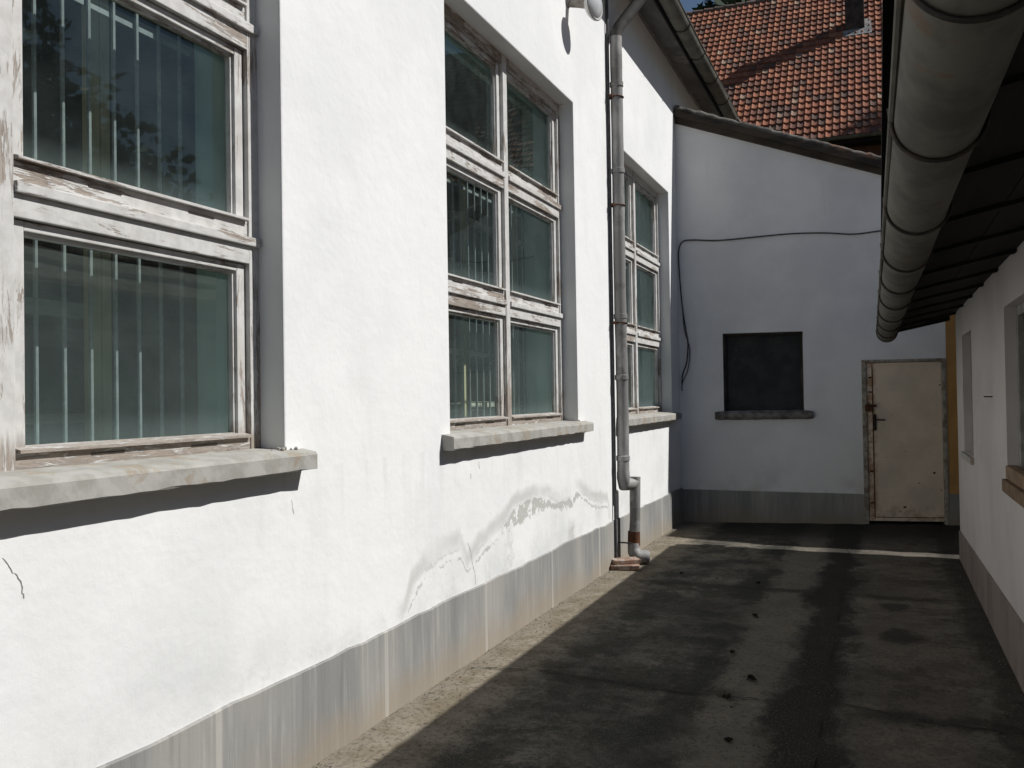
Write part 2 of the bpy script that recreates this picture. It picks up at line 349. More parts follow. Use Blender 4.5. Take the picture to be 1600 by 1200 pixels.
MW = mat_left_wall()
MEND = mat_white('end_wall_lime_wash', (.80, .80, .80), (.70, .70, .71))
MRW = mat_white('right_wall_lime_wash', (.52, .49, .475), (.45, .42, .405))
MPL = mat_plinth(); MFL = mat_floor()
PH = mat_paint('flaking_paint_along', (1, .12, 1), .40); PV = mat_paint('flaking_paint_upright', (1, 1, .12), .12)
GL = mat_glass()
SILL = mat_simple('cast_stone_sill', (.385, .375, .345), (.31, .30, .27), 9, .9, extra=((.30, .225, .15), .54, .5), bump=.3, d=.006)
ZINC = mat_simple('dull_zinc', (.36, .355, .34), (.22, .215, .21), 5, .68, .1, .35, extra=((.13, .12, .11), .55, .6), k=(1, 1, .35), bump=.2, th=(.36, .56))
GUT = mat_simple('old_painted_gutter', (.135, .128, .105), (.082, .076, .062), 6, .75, 0, .25, k=(1, .5, 1), extra=((.13, .085, .055), .60, .7), bump=.25)
DZINC = mat_simple('eave_shaded_zinc', (.085, .083, .08), (.05, .048, .046), 6, .8, 0, .25)  # zinc of the swan neck, darkened to carry the shade under the eave
IRON = mat_simple('dark_iron', (.03, .028, .026), (.06, .045, .035), 20, .6, .4)
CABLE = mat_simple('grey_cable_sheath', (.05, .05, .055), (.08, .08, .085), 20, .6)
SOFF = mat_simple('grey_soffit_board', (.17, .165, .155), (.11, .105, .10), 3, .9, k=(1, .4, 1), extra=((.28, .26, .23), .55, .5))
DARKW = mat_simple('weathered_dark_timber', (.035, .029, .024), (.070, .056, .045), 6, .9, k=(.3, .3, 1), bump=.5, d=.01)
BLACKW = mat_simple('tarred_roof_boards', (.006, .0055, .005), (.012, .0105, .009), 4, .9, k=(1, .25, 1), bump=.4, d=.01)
MORTAR = mat_simple('verge_mortar', (.16, .15, .135), (.07, .062, .055), 7, .95, bump=.6, d=.02, extra=((.20, .10, .06), .57, .7))
DOOR = mat_door()
DFR = mat_simple('old_door_frame', (.40, .365, .31), (.22, .195, .16), 14, .8, extra=((.12, .06, .03), .55, .6))
RUST = mat_simple('rust', (.12, .045, .02), (.06, .03, .018), 30, .9)
SHUT = mat_simple('dark_shutter_board', (.030, .032, .032), (.045, .046, .045), 5, .85, extra=((.09, .085, .08), .64, .5))
OCH = mat_simple('ochre_render', (.52, .30, .11), (.45, .25, .09), 3, .9)
INT = mat_simple('interior_distemper', (.46, .60, .56), (.40, .53, .50), 3, .9)
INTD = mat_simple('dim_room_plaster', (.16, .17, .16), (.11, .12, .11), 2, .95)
BAR = mat_simple('white_bar_paint', (.34, .35, .35), (.25, .26, .26), 15, .5)
YEL = mat_simple('yellowed_timber_post', (.66, .58, .36), (.56, .49, .30), 10, .7, k=(1, 1, .2))
BOARD = mat_simple('stacked_boards', (.66, .62, .52), (.48, .44, .36), 12, .8, k=(1, .2, 1))
BRICK = mat_simple('old_clay_brick', (.30, .19, .14), (.19, .115, .085), 14, .9, extra=((.42, .39, .35), .50, .6))
TILE = mat_tile()
EARTH = mat_simple('trodden_earth', (.12, .105, .08), (.08, .09, .05), 2, .95)
WHITEM = mat_simple('white_enamel', (.70, .70, .68), (.60, .60, .58), 6, .35, spec=.5)
LAMPG = mat_simple('lamp_opal_glass', (.62, .63, .64), (.55, .56, .57), 6, .15, spec=.6)
BARK = mat_simple('conifer_bark', (.09, .06, .045), (.05, .035, .028), 9, .9, k=(1, 1, .3))
LEAFD = mat_leaf('spruce_needles', (.012, .028, .012), (.035, .065, .022))
LEAFG = mat_leaf('broad_leaves', (.03, .055, .015), (.07, .11, .03))
HAIR = mat_simple('hairline_crack', (.30, .29, .27), (.16, .155, .145), 30, .95)
DEB = mat_simple('withered_leaves', (.035, .026, .018), (.016, .013, .01), 25, .9)
MOSS = mat_simple('moss_and_dirt', (.055, .05, .035), (.03, .035, .02), 25, .95)
CHIM = mat_simple('sooty_chimney_render', (.085, .065, .055), (.045, .036, .032), 4, .95, bump=.5, d=.02)

# ================================================================== SETTING
XW = -2.27            # face of the long white wall
XR = .66              # face of the low white building on the right
a_ = R(10.6); ET = Vector((math.cos(a_), math.sin(a_), 0)); EN = Vector((-math.sin(a_), math.cos(a_), 0)); E0 = Vector((XW, 10.95, 0))
def E(p):             # end-wall frame: x along the wall, y into it, z up
    return E0+ET*p[0]+EN*p[1]+Vector((0, 0, p[2]))

bm = B(); quad(bm, (-250, -250, -.03), (250, -250, -.03), (250, 250, -.03), (-250, 250, -.03))
o = obj('ground', bm, EARTH); o['kind'] = 'structure'; o['label'] = 'trodden earth around the buildings'
bm = B()
NX, NY = 40, 150
grid = [[bm.verts.new((-2.6+3.6*i/NX if i < NX else 9.0, -7+21*j/NY, .004*math.sin(i*1.3+j*.37)*math.sin(j*.9) if 0 < i < NX else 0)) for j in range(NY+1)] for i in range(NX+1)]
for i in range(NX):
    for j in range(NY): bm.faces.new((grid[i][j], grid[i+1][j], grid[i+1][j+1], grid[i][j+1]))
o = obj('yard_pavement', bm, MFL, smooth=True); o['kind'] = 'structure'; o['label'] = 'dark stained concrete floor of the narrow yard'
# open joints and cracks in the slab: thin dark sunken ribbons
def ribbon(bm, pts, w, z, jit=.012):
    pts = curve_pts([Vector((p[0], p[1], 0)) for p in pts], 10); L, Rr = [], []
    for i, p in enumerate(pts):
        t = (pts[min(i+1, len(pts)-1)]-pts[max(i-1, 0)]).normalized(); n = Vector((-t.y, t.x, 0)); q = p+n*random.uniform(-jit, jit); ww = w*random.uniform(.35, 1.1)
        L.append(bm.verts.new((q.x+n.x*ww, q.y+n.y*ww, z))); Rr.append(bm.verts.new((q.x-n.x*ww, q.y-n.y*ww, z)))
    for i in range(len(pts)-1):
        if random.random() > .16: bm.faces.new((L[i], Rr[i], Rr[i+1], L[i+1]))
bm = B()
for pts in ([(-.31, 11.2), (-.314, 9.2), (-.30, 6.9), (-.296, 4.73), (-.29, 2), (-.3, -3)],
            [(-2.2, 4.68), (-1.78, 4.76), (-1.3, 4.70), (-.92, 4.66), (-.6, 4.68)], [(-2.22, 7.33), (-1.6, 7.37), (-.9, 7.36), (-.3, 7.33)],
            [(-.3, 4.78), (-.16, 4.73), (.2, 4.64), (.64, 4.58)], [(-.28, 7.32), (.1, 7.35), (.64, 7.33)],
            [(-2.22, 2.2), (-1.2, 2.16), (-.3, 2.2)], [(-2.2, 9.3), (-1.4, 9.9), (-.9, 10.6)]):
    ribbon(bm, pts, .0065, .0075, .010)
o = obj('pavement_joints', bm, mat_simple('joint_dirt', (.016, .015, .013), (.028, .026, .02), 20, .95)); o['kind'] = 'structure'; o['label'] = 'dirt filled open joints between the concrete slabs'

# ================================================================== LONG WHITE BUILDING
Lb = empty('white_building', 'long white building with tall paned windows, sunlit along the left of the yard', 'building')
WIN = [(.69, 3.06), (4.60, 6.94), (8.19, 10.50)]; ZS, ZT = 1.345, 3.95
TH = .45; YA, YB, ZTOP = -5.0, 15.5, 5.57
# wall with openings, subdivided so that edges wander a little
bm = B()
def wall_cells(bm, X0, X1, ys, zs, holes):
    for i in range(len(ys)-1):
        for j in range(len(zs)-1):
            yc = (ys[i]+ys[i+1])/2; zc = (zs[j]+zs[j+1])/2
            if any(a < yc < b and c < zc < d for a, b, c, d in holes): continue
            box(bm, X0, X1, ys[i], ys[i+1], zs[j], zs[j+1])
holes = [(a, b, ZS, ZT) for a, b in WIN]
def shell(bm, x, ys, zs, holes, dirx):
    V = {}
    def vv(y, z):
        k = (round(y, 4), round(z, 4))
        if k not in V: V[k] = bm.verts.new((x, y, z))
        return V[k]
    for i in range(len(ys)-1):
        for j in range(len(zs)-1):
            yc = (ys[i]+ys[i+1])/2; zc = (zs[j]+zs[j+1])/2
            if any(a < yc < b and c < zc < d for a, b, c, d in holes): continue
            bm.faces.new((vv(ys[i], zs[j]), vv(ys[i+1], zs[j]), vv(ys[i+1], zs[j+1]), vv(ys[i], zs[j+1])))
ys = sorted({YA, YB, *[v for w_ in WIN for v in w_]}); zs = [.0, ZS, ZT, ZTOP]
shell(bm, XW, ys, zs, holes, 1); shell(bm, XW-TH, ys, zs, holes, -1)
for a, b, c, d in holes:       # outer reveals stay white
    for (p, q) in (((a, c), (b, c)), ((b, c), (b, d)), ((b, d), (a, d)), ((a, d), (a, c))):
        quad(bm, (XW, p[0], p[1]), (XW, q[0], q[1]), (XW-.17, q[0], q[1]), (XW-.17, p[0], p[1]))
        f = quad(bm, (XW-.17, p[0], p[1]), (XW-.17, q[0], q[1]), (XW-TH, q[0], q[1]), (XW-TH, p[0], p[1]), mi=1)
quad(bm, (XW, YA, 0), (XW, YA, ZTOP), (XW-TH, YA, ZTOP), (XW-TH, YA, 0)); quad(bm, (XW, YB, 0), (XW, YB, ZTOP), (XW-TH, YB, ZTOP), (XW-TH, YB, 0))
quad(bm, (XW, YA, ZTOP), (XW, YB, ZTOP), (XW-TH, YB, ZTOP), (XW-TH, YA, ZTOP))
bmesh.ops.remove_doubles(bm, verts=bm.verts, dist=.0005)
bmesh.ops.recalc_face_normals(bm, faces=bm.faces)
es = [e for e in bm.edges if len(e.link_faces) == 2 and abs(e.calc_face_angle(0)) > 1 and all(abs(v.co.x-XW) < .001 for v in e.verts)]
bmesh.ops.bevel(bm, geom=es, offset=.008, segments=2, profile=.5, affect='EDGES')
obj('wall', bm, [MW, INT], Lb)
# plinth
bm = B(); ny = 120; prof = []
yl = [YA+(10.96-YA)*i/ny for i in range(ny+1)]
tp = [.420+.004*math.sin(y*3.1)+.003*math.sin(y*9.7)+random.uniform(-.006, .004) for y in yl]
A_ = [bm.verts.new((XW+.012, y, -.02)) for y in yl]; B_ = [bm.verts.new((XW+.012, y, t-.006)) for y, t in zip(yl, tp)]; D_ = [bm.verts.new((XW+.006, y, t)) for y, t in zip(yl, tp)]; F_ = [bm.verts.new((XW-.01, y, t)) for y, t in zip(yl, tp)]
for i in range(ny):
    for P_, Q_ in ((A_, B_), (B_, D_), (D_, F_)): bm.faces.new((P_[i], P_[i+1], Q_[i+1], Q_[i]))
obj('plinth', bm, MPL, Lb)
# rooms behind the windows
bm = B()
x0, x1 = -8.2, XW-TH
quad(bm, (x0, YA+.3, .35), (x1, YA+.3, .35), (x1, YB-.3, .35), (x0, YB-.3, .35)); quad(bm, (x0, YA+.3, 4.6), (x1, YA+.3, 4.6), (x1, YB-.3, 4.6), (x0, YB-.3, 4.6))
quad(bm, (x0, YA+.3, .35), (x0, YB-.3, .35), (x0, YB-.3, 4.6), (x0, YA+.3, 4.6))
for y in (YA+.3, YB-.3): quad(bm, (x0, y, .35), (x1, y, .35), (x1, y, 4.6), (x0, y, 4.6))
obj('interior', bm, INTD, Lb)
# windows
def build_window(y0, y1, n, grille=True):
    xf = XW-.12           # face of the frame
    Z = [ZS, ZT]; ym = (y0+y1)/2
    bm = B(); e = .004
    jw = .062
    # jambs, mullion (upright), head, transom boards, bottom board (along)
    for a, b in ((y0-.005, y0+jw), (y1-jw, y1+.005)): box(bm, xf-.065, xf, a, b, ZS-.01, ZT+.005, .004, 1)
    box(bm, xf-.065, xf+.004, ym-.036, ym+.036, ZS-.005, ZT+.004, .004, 1)
    for a, b in ((y0+jw, ym-.036), (ym+.036, y1-jw)):
        box(bm, xf-.065, xf-.002, a-.002, b+.002, ZT-.07, ZT+.003, .003, 0)
        box(bm, xf-.065, xf-.006, a-.002, b+.002, ZS-.004, ZS+.062, .003, 0)
        for zb in (2.19, 3.077):
            box(bm, xf-.065, xf-.001, a-.002, b+.002, zb-.072, zb-.001, .003, 0)     # board under the drip
            box(bm, xf-.065, xf-.009, a-.002, b+.002, zb+.036, zb+.102, .003, 0)     # slotted board above
    for zb in (2.19, 3.077):
        for a, b in ((y0+.004, ym-.038), (ym+.038, y1-.004)):
            box(bm, xf-.05, xf+.016, a, b, zb, zb+.036, .005, 0)   # projecting drip board
    wf = obj('window', bm, [PH, PV], Lb)
    # short drain slots cut in the boards
    for zb in (ZS+.04, 2.19+.078, 3.077+.078):
        for a in (y0, ym):
            for s in (.33, .72):
                bm = B(); yy = a+(y1-y0)/2*s; box(bm, xf-.012, xf+(.0005 if zb < 1.5 else -.0025)-.003, yy-.07, yy+.07, zb, zb+.005)
                obj('drain_slot', bm, IRON, wf)
    # sashes
    rows = [(1.405, 2.118), (2.293, 3.005), (3.180, 3.880)]
    gb = B()
    for zi, (zb, zt) in enumerate(rows):
        for a, b in ((y0+jw, ym-.036), (ym+.036, y1-jw)):
            bm = B(); xs = xf-.022; g = .006; a2 = a+g; b2 = b-g; st = .048
            box(bm, xs-.05, xs, a2, a2+st, zb, zt-.004, .004, 1); box(bm, xs-.05, xs, b2-st, b2, zb, zt-.004, .004, 1)
            box(bm, xs-.05, xs-.001, a2+st, b2-st, zt-.034, zt-.004, .003, 0)
            box(bm, xs-.05, xs-.001, a2+st, b2-st, zb, zb+.012, .002, 0)
            # inner bead
            for p, q in ((a2+st-.001, a2+st+.011), (b2-st-.011, b2-st+.001)): box(bm, xs-.045, xs-.014, p, q, zb+.012, zt-.034, .002, 1)
            box(bm, xs-.045, xs-.014, a2+st+.011, b2-st-.011, zt-.047, zt-.034, .002, 0)
            # projecting weather lip at the foot
            prism(bm, [(xs-.02, a2+.004, zb+.022), (xf+.012, a2+.004, zb+.010), (xf+.012, a2+.004, zb), (xs-.02, a2+.004, zb)], (0, b2-a2-.008, 0), 0)
            obj('sash', bm, [PH, PV], wf)
            ga, gbb = a2+st+.004, b2-st-.004
            tilt = random.uniform(-.0015, .0015)
            quad(gb, (xs-.036, ga, zb+.008), (xs-.036+tilt, gbb, zb+.008), (xs-.036+tilt, gbb, zt-.036), (xs-.036, ga, zt-.036))
    obj('glass', gb, GL, wf)
    # stone sill
    bm = B(); yA, yB = y0-.115, y1+(.115 if y0 < 1 else .165)
    N = 40; rows_ = []
    prof = [(XW-.12, ZS+.012), (XW+.010, ZS+.004), (XW+.072, ZS-.008), (XW+.078, ZS-.020), (XW+.077, 1.268), (XW+.070, 1.262), (XW-.12, 1.262)]
    for i in range(N+1):
        y = yA+(yB-yA)*i/N; rows_.append([bm.verts.new((px+(random.uniform(-.0015, .0015) if 1 < k < 6 else 0), y, pz+(random.uniform(-.0035, .0035) if k in (4, 5) else 0))) for k, (px, pz) in enumerate(prof)])
    for i in range(N):
        for k in range(len(prof)): bm.faces.new((rows_[i][k], rows_[i+1][k], rows_[i+1][(k+1) % len(prof)], rows_[i][(k+1) % len(prof)]))
    bm.faces.new(rows_[0]); bm.faces.new(rows_[-1][::-1])
    obj('sill', bm, SILL, wf)
    if grille:
        bm = B(); xg = XW-.438
        y = y0+.15; k = 0
        while y < y1-.06:
            tube(bm, [(xg, y, ZS+.02), (xg, y, 3.16 if True else ZT)], .008, 8); y += .1175
        for z in (3.05,): box(bm, xg-.014, xg-.009, y0+.02, y1-.03, z-.01, z+.01)
        obj('window_bars', bm, BAR, wf)
    return wf
for i, (a, b) in enumerate(WIN): build_window(a, b, i)
# crumbled plaster at the sill ends
bm = B()
for (yy, zz) in ((3.045, 1.352), (3.075, 1.350), (3.02, 1.35), (6.96, 1.35), (3.11, 1.349)):
    for k in range(4):
        s = random.uniform(.004, .009); c0 = Vector((XW+random.uniform(-.03, .02), yy+random.uniform(-.02, .02), zz+s*.5))
        r_ = bmesh.ops.create_icosphere(bm, subdivisions=1, radius=s, matrix=Matrix.Translation(c0) @ Matrix.Rotation(random.random()*3, 4, 'X'))
o = obj('crumbled_plaster', bm, SILL, Lb); o['kind'] = 'stuff'
# cracks in the plaster
def wall_crack(bm, pts, w=.003):
    last = None
    pp = []
    for i in range(len(pts)-1):
        for k in range(5):
            t = k/5; pp.append((pts[i][0]*(1-t)+pts[i+1][0]*t+random.uniform(-.002, .002), pts[i][1]*(1-t)+pts[i+1][1]*t+random.uniform(-.004, .004)))
    pp.append(pts[-1])
    vs = [(bm.verts.new((XW+.0012, y-w*random.uniform(.3, 1), z)), bm.verts.new((XW+.0012, y+w*random.uniform(.3, 1), z))) for y, z in pp]
    for i in range(len(vs)-1): bm.faces.new((vs[i][0], vs[i][1], vs[i+1][1], vs[i+1][0]))
bm = B()
wall_crack(bm, [(1.775, 1.13), (1.80, 1.09), (1.83, 1.05), (1.84, 1.0)], .0022); obj('plaster_crack', bm, HAIR, Lb); bm = B()
wall_crack(bm, [(4.80, .70), (4.845, .64), (4.865, .56), (4.90, .50), (4.905, .43)], .0022); obj('plaster_crack', bm, HAIR, Lb); bm = B()
wall_crack(bm, [(4.98, 1.165), (4.985, 1.12)], .003); obj('plaster_crack', bm, HAIR, Lb); bm = B(); wall_crack(bm, [(4.86, 1.10), (4.862, 1.07)], .003)
obj('plaster_crack', bm, HAIR, Lb); bm = B(); wall_crack(bm, [(3.10, 1.14), (3.115, 1.08)], .0015)
obj('plaster_crack', bm, HAIR, Lb)
# cornice band, soffit, rafter feet, roof
bm = B(); box(bm, XW-.02, XW+.03, YA, 15.4, 5.555, 5.68, .01)
obj('cornice', bm, mat_simple('grey_plaster_cornice', (.30, .29, .275), (.2, .195, .19), 3, .9, extra=((.38, .26, .20), .62, .7)), Lb)
bm = B()
yy = YA
while yy < 15.3:
    w_ = 1.9; prism(bm, [(XW+.03, yy+.004, 5.56), (XW+.24, yy+.004, 5.545), (XW+.24, yy+.004, 5.575), (XW+.03, yy+.004, 5.60)], (0, min(w_, 15.4-yy)-.008, 0)); yy += w_
obj('soffit', bm, SOFF, Lb)
bm = B(); box(bm, XW+.243, XW+.265, YA, 15.4, 5.52, 5.66, .003)
yy = YA+.3
while yy < 15.3: box(bm, XW+.266, XW+.33, yy, yy+.08, 5.585, 5.64); yy += .85
obj('fascia', bm, BLACKW, Lb)
bm = B()
sl = .62
prism(bm, [(XW+.40, YA, 5.66), (XW+.385, YA, 5.72), (XW-5.2, YA, 5.72+5.585*sl), (XW-5.2, YA, 5.64+5.585*sl)], (0, 15.5-YA, 0))
obj('roof', bm, MORTAR, Lb)
# ------------------------------------------------------------------ eaves gutter on the long building
g1 = empty('roof_gutter', 'pale half-round gutter high under the eave of the long white building', 'gutter')
bm = B(); GX, GZ, GR = XW+.375, 5.55, .088
arc_sheet(bm, YA, 13.15, GX, GZ, GR, 180, 360, 16, ny=60, wob=.003); tube(bm, [(GX+GR, YA, GZ+.003), (GX+GR, 13.15, GZ+.003)], .010, 8)
vs = [bm.verts.new((GX+GR*math.cos(R(180+180*k/12)), 13.15, GZ+GR*math.sin(R(180+180*k/12)))) for k in range(13)]; bm.faces.new(vs)
obj('gutter_channel', bm, GUT, g1, smooth=True)
yy = -4.5
while yy < 13.0:
    bm = B(); tube(bm, [(GX+(GR+.008)*math.cos(R(a)), yy, GZ+(GR+.008)*math.sin(R(a))) for a in range(180, 366, 12)]+[(GX+GR*.95, yy, GZ+.03)], .006, 6)
    obj('gutter_bracket', bm, IRON, g1); yy += .88
# ------------------------------------------------------------------ downpipe
dp = empty('downpipe', 'grey zinc rainwater pipe with a kicked-out foot beside the far window', 'drainpipe')
PX, PY, PR = XW+.082, 7.985, .055
bm = B(); path = curve_pts([(PX, PY, .80), (PX+.003, PY+.005, 1.6), (PX, PY-.005, 2.5), (PX, PY, 3.4), (PX, PY, 4.2), (PX, PY, 4.86)], 6)
tube(bm, path, [PR*(1+.02*math.sin(i*1.9)) for i in range(len(path))], 20, cap=False); obj('pipe', bm, ZINC, dp, smooth=True)
bm = B(); tube(bm, [(PX, PY, 4.82), (PX, PY, 4.90), (PX+.02, PY+.015, 4.945), (GX-.06, PY+.30, 5.38), (GX-.01, PY+.33, 5.43), (GX, PY+.335, 5.50)], PR*.98, 20); obj('swan_neck', bm, DZINC, dp, smooth=True, label='bent top of the pipe rising to the gutter, coloured dark for the eave shade')
bm = B(); tube(bm, [(PX, PY, .86), (PX, PY, .80), (PX+.005, PY+.005, .74), (PX+.05, PY+.10, .735), (PX+.075, PY+.14, .75)], [.058, .06, .062, .058, .055], 18); obj('offset_bend', bm, ZINC, dp, smooth=True)
bm = B(); tube(bm, [(PX+.075, PY+.135, .80), (PX+.072, PY+.13, .62), (PX+.070, PY+.125, .40), (PX+.062, PY+.11, .20)], [.050, .050, .048, .052], 18); obj('foot_pipe', bm, ZINC, dp, smooth=True)
bm = B(); tube(bm, [(PX+.062, PY+.11, .30), (PX+.060, PY+.108, .17)], [.056, .058], 18, cap=False); obj('rusty_sleeve', bm, RUST, dp, smooth=True, label='rusty sleeve near the foot of the pipe')
bm = B(); tube(bm, curve_pts([(PX+.06, PY+.10, .19), (PX+.065, PY+.09, .12), (PX+.10, PY+.10, .075), (PX+.19, PY+.14, .065)], 5), [.055]*5+[.060]*5+[.062]*5+[.055], 18, cap=False); obj('shoe', bm, ZINC, dp, smooth=True)
for z in (4.42, 3.62, 2.28, 1.72, .98):
    bm = B(); tube(bm, [(PX, PY, z-.025), (PX, PY, z-.02), (PX, PY, z+.02), (PX, PY, z+.025)], [PR, PR+.007, PR+.007, PR], 20, cap=False); obj('collar', bm, ZINC, dp, smooth=True)
for z in (4.30, 2.22, 3.3):
    bm = B(); tube(bm, [(PX+(PR+.006)*math.cos(R(a)), PY+(PR+.006)*math.sin(R(a)), z) for a in range(0, 361, 20)], .006, 6); box(bm, XW-.01, PX-PR, PY-.008, PY+.008, z-.008, z+.008); box(bm, PX-.05, PX-.02, PY-PR-.035, PY-PR, z-.012, z+.012, .003)
    obj('clamp', bm, RUST, dp)
bm = B(); tube(bm, [(XW+.01, PY+.02, .205), (PX+.04, PY+.04, .20), (PX+.06, PY+.055, .195)], .007, 6); obj('wire_tie', bm, IRON, dp)
cp = empty('conduit', 'thin dark conduit at the wall foot, carried up the wall as the downpipe shadow strip', 'conduit')
bm = B(); tube(bm, curve_pts([(XW+.020, 7.925, 5.5), (XW+.020, 7.925, 4.2), (XW+.019, 7.928, 2.5), (XW+.020, 7.92, 1.2), (XW+.022, 7.91, .6), (XW+.024, 7.90, .02)], 5), .0135, 10); obj('conduit_and_shadow_strip', bm, CABLE, cp, smooth=True)  # real tube near the ground; the run above stands in for the downpipe's shadow
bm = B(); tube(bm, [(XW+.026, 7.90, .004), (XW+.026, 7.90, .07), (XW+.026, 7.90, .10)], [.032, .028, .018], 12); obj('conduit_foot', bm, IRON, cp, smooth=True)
# two bricks under the shoe
def brick(name, loc, rz, lab, tilt=0):
    bm = B(); box(bm, -.125, .125, -.06, .06, 0, .036, .005)
    for v in bm.verts: v.co += Vector((random.uniform(-.003, .003), random.uniform(-.003, .003), random.uniform(-.002, .002)))
    o = obj(name, bm, BRICK); o.location = loc; o.rotation_euler = (tilt, 0, rz); return tag(o, lab, 'brick', 'brick slips under the downpipe shoe')
brick('brick', (XW+.135, 7.80, .008), R(14), 'lower broken clay brick slip on the ground at the foot of the downpipe')
brick('brick', (XW+.120, 7.865, .048), R(38), 'upper clay brick slip lying across the lower one under the downpipe', .03)

# ------------------------------------------------------------------ wall lamp
lp = empty('wall_lamp', 'round white wall lamp on a short weathered arm above the middle window', 'lamp')
bm = B(); lc = Vector((XW+.205, 6.88, 4.695)); wl = Vector((XW-.005, 6.84, 4.74))
tube(bm, [wl, wl+(lc-wl)*.5, wl+(lc-wl)*.86], [.040, .036, .038], 16); obj('arm', bm, mat_simple('weathered_grey_arm', (.36, .34, .30), (.22, .20, .17), 14, .8), lp, smooth=True)
bm = B(); tube(bm, [wl+(lc-wl)*.02, wl+(lc-wl)*.10], [.055, .050], 18); obj('wall_plate', bm, ZINC, lp, smooth=True)
dv = Vector((1, -.25, -.05)).normalized()
bm = B(); tube(bm, [lc-dv*.045, lc-dv*.03, lc, lc+dv*.018, lc+dv*.02], [.05, .095, .125, .128, .118], 32); obj('housing', bm, WHITEM, lp, smooth=True)
bm = B(); tube(bm, [lc+dv*.017, lc+dv*.030, lc+dv*.042, lc+dv*.050], [.110, .095, .06, .02], 32); obj('lens', bm, LAMPG, lp, smooth=True)
bm = B(); tube(bm, [lc+dv*.012, lc+dv*.028], [.124, .122], 32, cap=False); obj('rim', bm, ZINC, lp, smooth=True)

# ================================================================== END BUILDING
eb = empty('end_building', 'shaded white lean-to building closing the far end of the yard', 'building')
TE = 3.04
def ztop(t): return 4.93-.335*t
WT = [.525, 1.46]; WZ = [1.345, 2.29]; DT = [2.11, 3.03]; DZ = [.0, 1.93]
bm = B()
def eshell(v, back=False):
    ts = [-.02, WT[0], WT[1], DT[0], DT[1], TE]
    for i in range(5):
        t0, t1 = ts[i], ts[i+1]
        segs = []
        if i == 1: segs = [(-.05, WZ[0]), (WZ[1], None)]
        elif i == 3: segs = [(DZ[1], None)]
        else: segs = [(-.05, None)]
        for z0, z1 in segs:
            quad(bm, E((t0, v, z0)), E((t1, v, z0)), E((t1, v, z1 if z1 else ztop(t1))), E((t0, v, z1 if z1 else ztop(t0))))
eshell(0)
dep = .11
for t in WT: quad(bm, E((t, 0, WZ[0])), E((t, 0, WZ[1])), E((t, dep, WZ[1])), E((t, dep, WZ[0])))
for z in WZ: quad(bm, E((WT[0], 0, z)), E((WT[1], 0, z)), E((WT[1], dep, z)), E((WT[0], dep, z)))
for t in DT: quad(bm, E((t, 0, 0)), E((t, 0, DZ[1])), E((t, .3, DZ[1])), E((t, .3, 0)))
quad(bm, E((DT[0], 0, DZ[1])), E((DT[1], 0, DZ[1])), E((DT[1], .3, DZ[1])), E((DT[0], .3, DZ[1])))
# back and right end so that it is a closed volume
quad(bm, E((-.02, 6, 0)), E((TE, 6, 0)), E((TE, 6, ztop(TE))), E((-.02, 6, ztop(0)))); quad(bm, E((TE, 0, 0)), E((TE, 6, 0)), E((TE, 6, ztop(TE))), E((TE, 0, ztop(TE))))
obj('wall', bm, MEND, eb)
bm = B()
n = 60
def eplinth(t0, t1):
    ts = [t0+(t1-t0)*i/n for i in range(n+1)]
    zt = lambda t: .400-.022*t
    a = [bm.verts.new(E((t, -.012, -.05))) for t in ts]; b = [bm.verts.new(E((t, -.012, zt(t)+random.uniform(-.002, .002)-.006))) for t in ts]; c = [bm.verts.new(E((t, 0.0, zt(t)))) for t in ts]
    for i in range(n): bm.faces.new((a[i], a[i+1], b[i+1], b[i])); bm.faces.new((b[i], b[i+1], c[i+1], c[i]))
eplinth(.012, DT[0]-.0)
obj('plinth', bm, MPL, eb)
# blocked window
bm = B(); box(bm, WT[0], WT[1], dep-.005, dep+.03, WZ[0], WZ[1], 0, 0, E)
wf = obj('window', bm, SHUT, eb, label='small square window closed by a dark board')
bm = B()
box(bm, WT[0]+.001, WT[0]+.035, .05, dep-.006, WZ[0], WZ[1]-.001, .004, 0, E); box(bm, WT[1]-.022, WT[1]-.001, .05, dep-.006, WZ[0], WZ[1]-.001, .004, 0, E); box(bm, WT[0]+.036, WT[1]-.023, .05, dep-.006, WZ[1]-.03, WZ[1]-.001, .004, 0, E)
obj('window_frame', bm, DARKW, wf)
bm = B(); prev = None; T0, T1 = .415, 1.555; N = 26; rings = []
for i in range(N+1):
    t = T0+(T1-T0)*i/N; k = min(1, (min(i, N-i)+.6)/1.6); h = .052*(.75+.25*k); d = .075*(.55+.45*k)
    rings.append([bm.verts.new(E((t, -d*math.cos(R(a)) if a < 91 or a > 269 else .02, 1.292+h*math.sin(R(a))+random.uniform(-.003, .003)))) for a in (270, 290, 320, 340, 0, 20, 45, 70, 90)]+[bm.verts.new(E((t, .1, 1.292+h))), bm.verts.new(E((t, .1, 1.292-h)))])
for i in range(N):
    m_ = len(rings[0])
    for k in range(m_): bm.faces.new((rings[i][k], rings[i+1][k], rings[i+1][(k+1) % m_], rings[i][(k+1) % m_]))
bm.faces.new(rings[0]); bm.faces.new(rings[-1][::-1])
obj('sill', bm, mat_simple('rough_dark_sill', (.22, .21, .19), (.10, .095, .085), 8, .95, bump=.5, d=.01), wf, smooth=True)
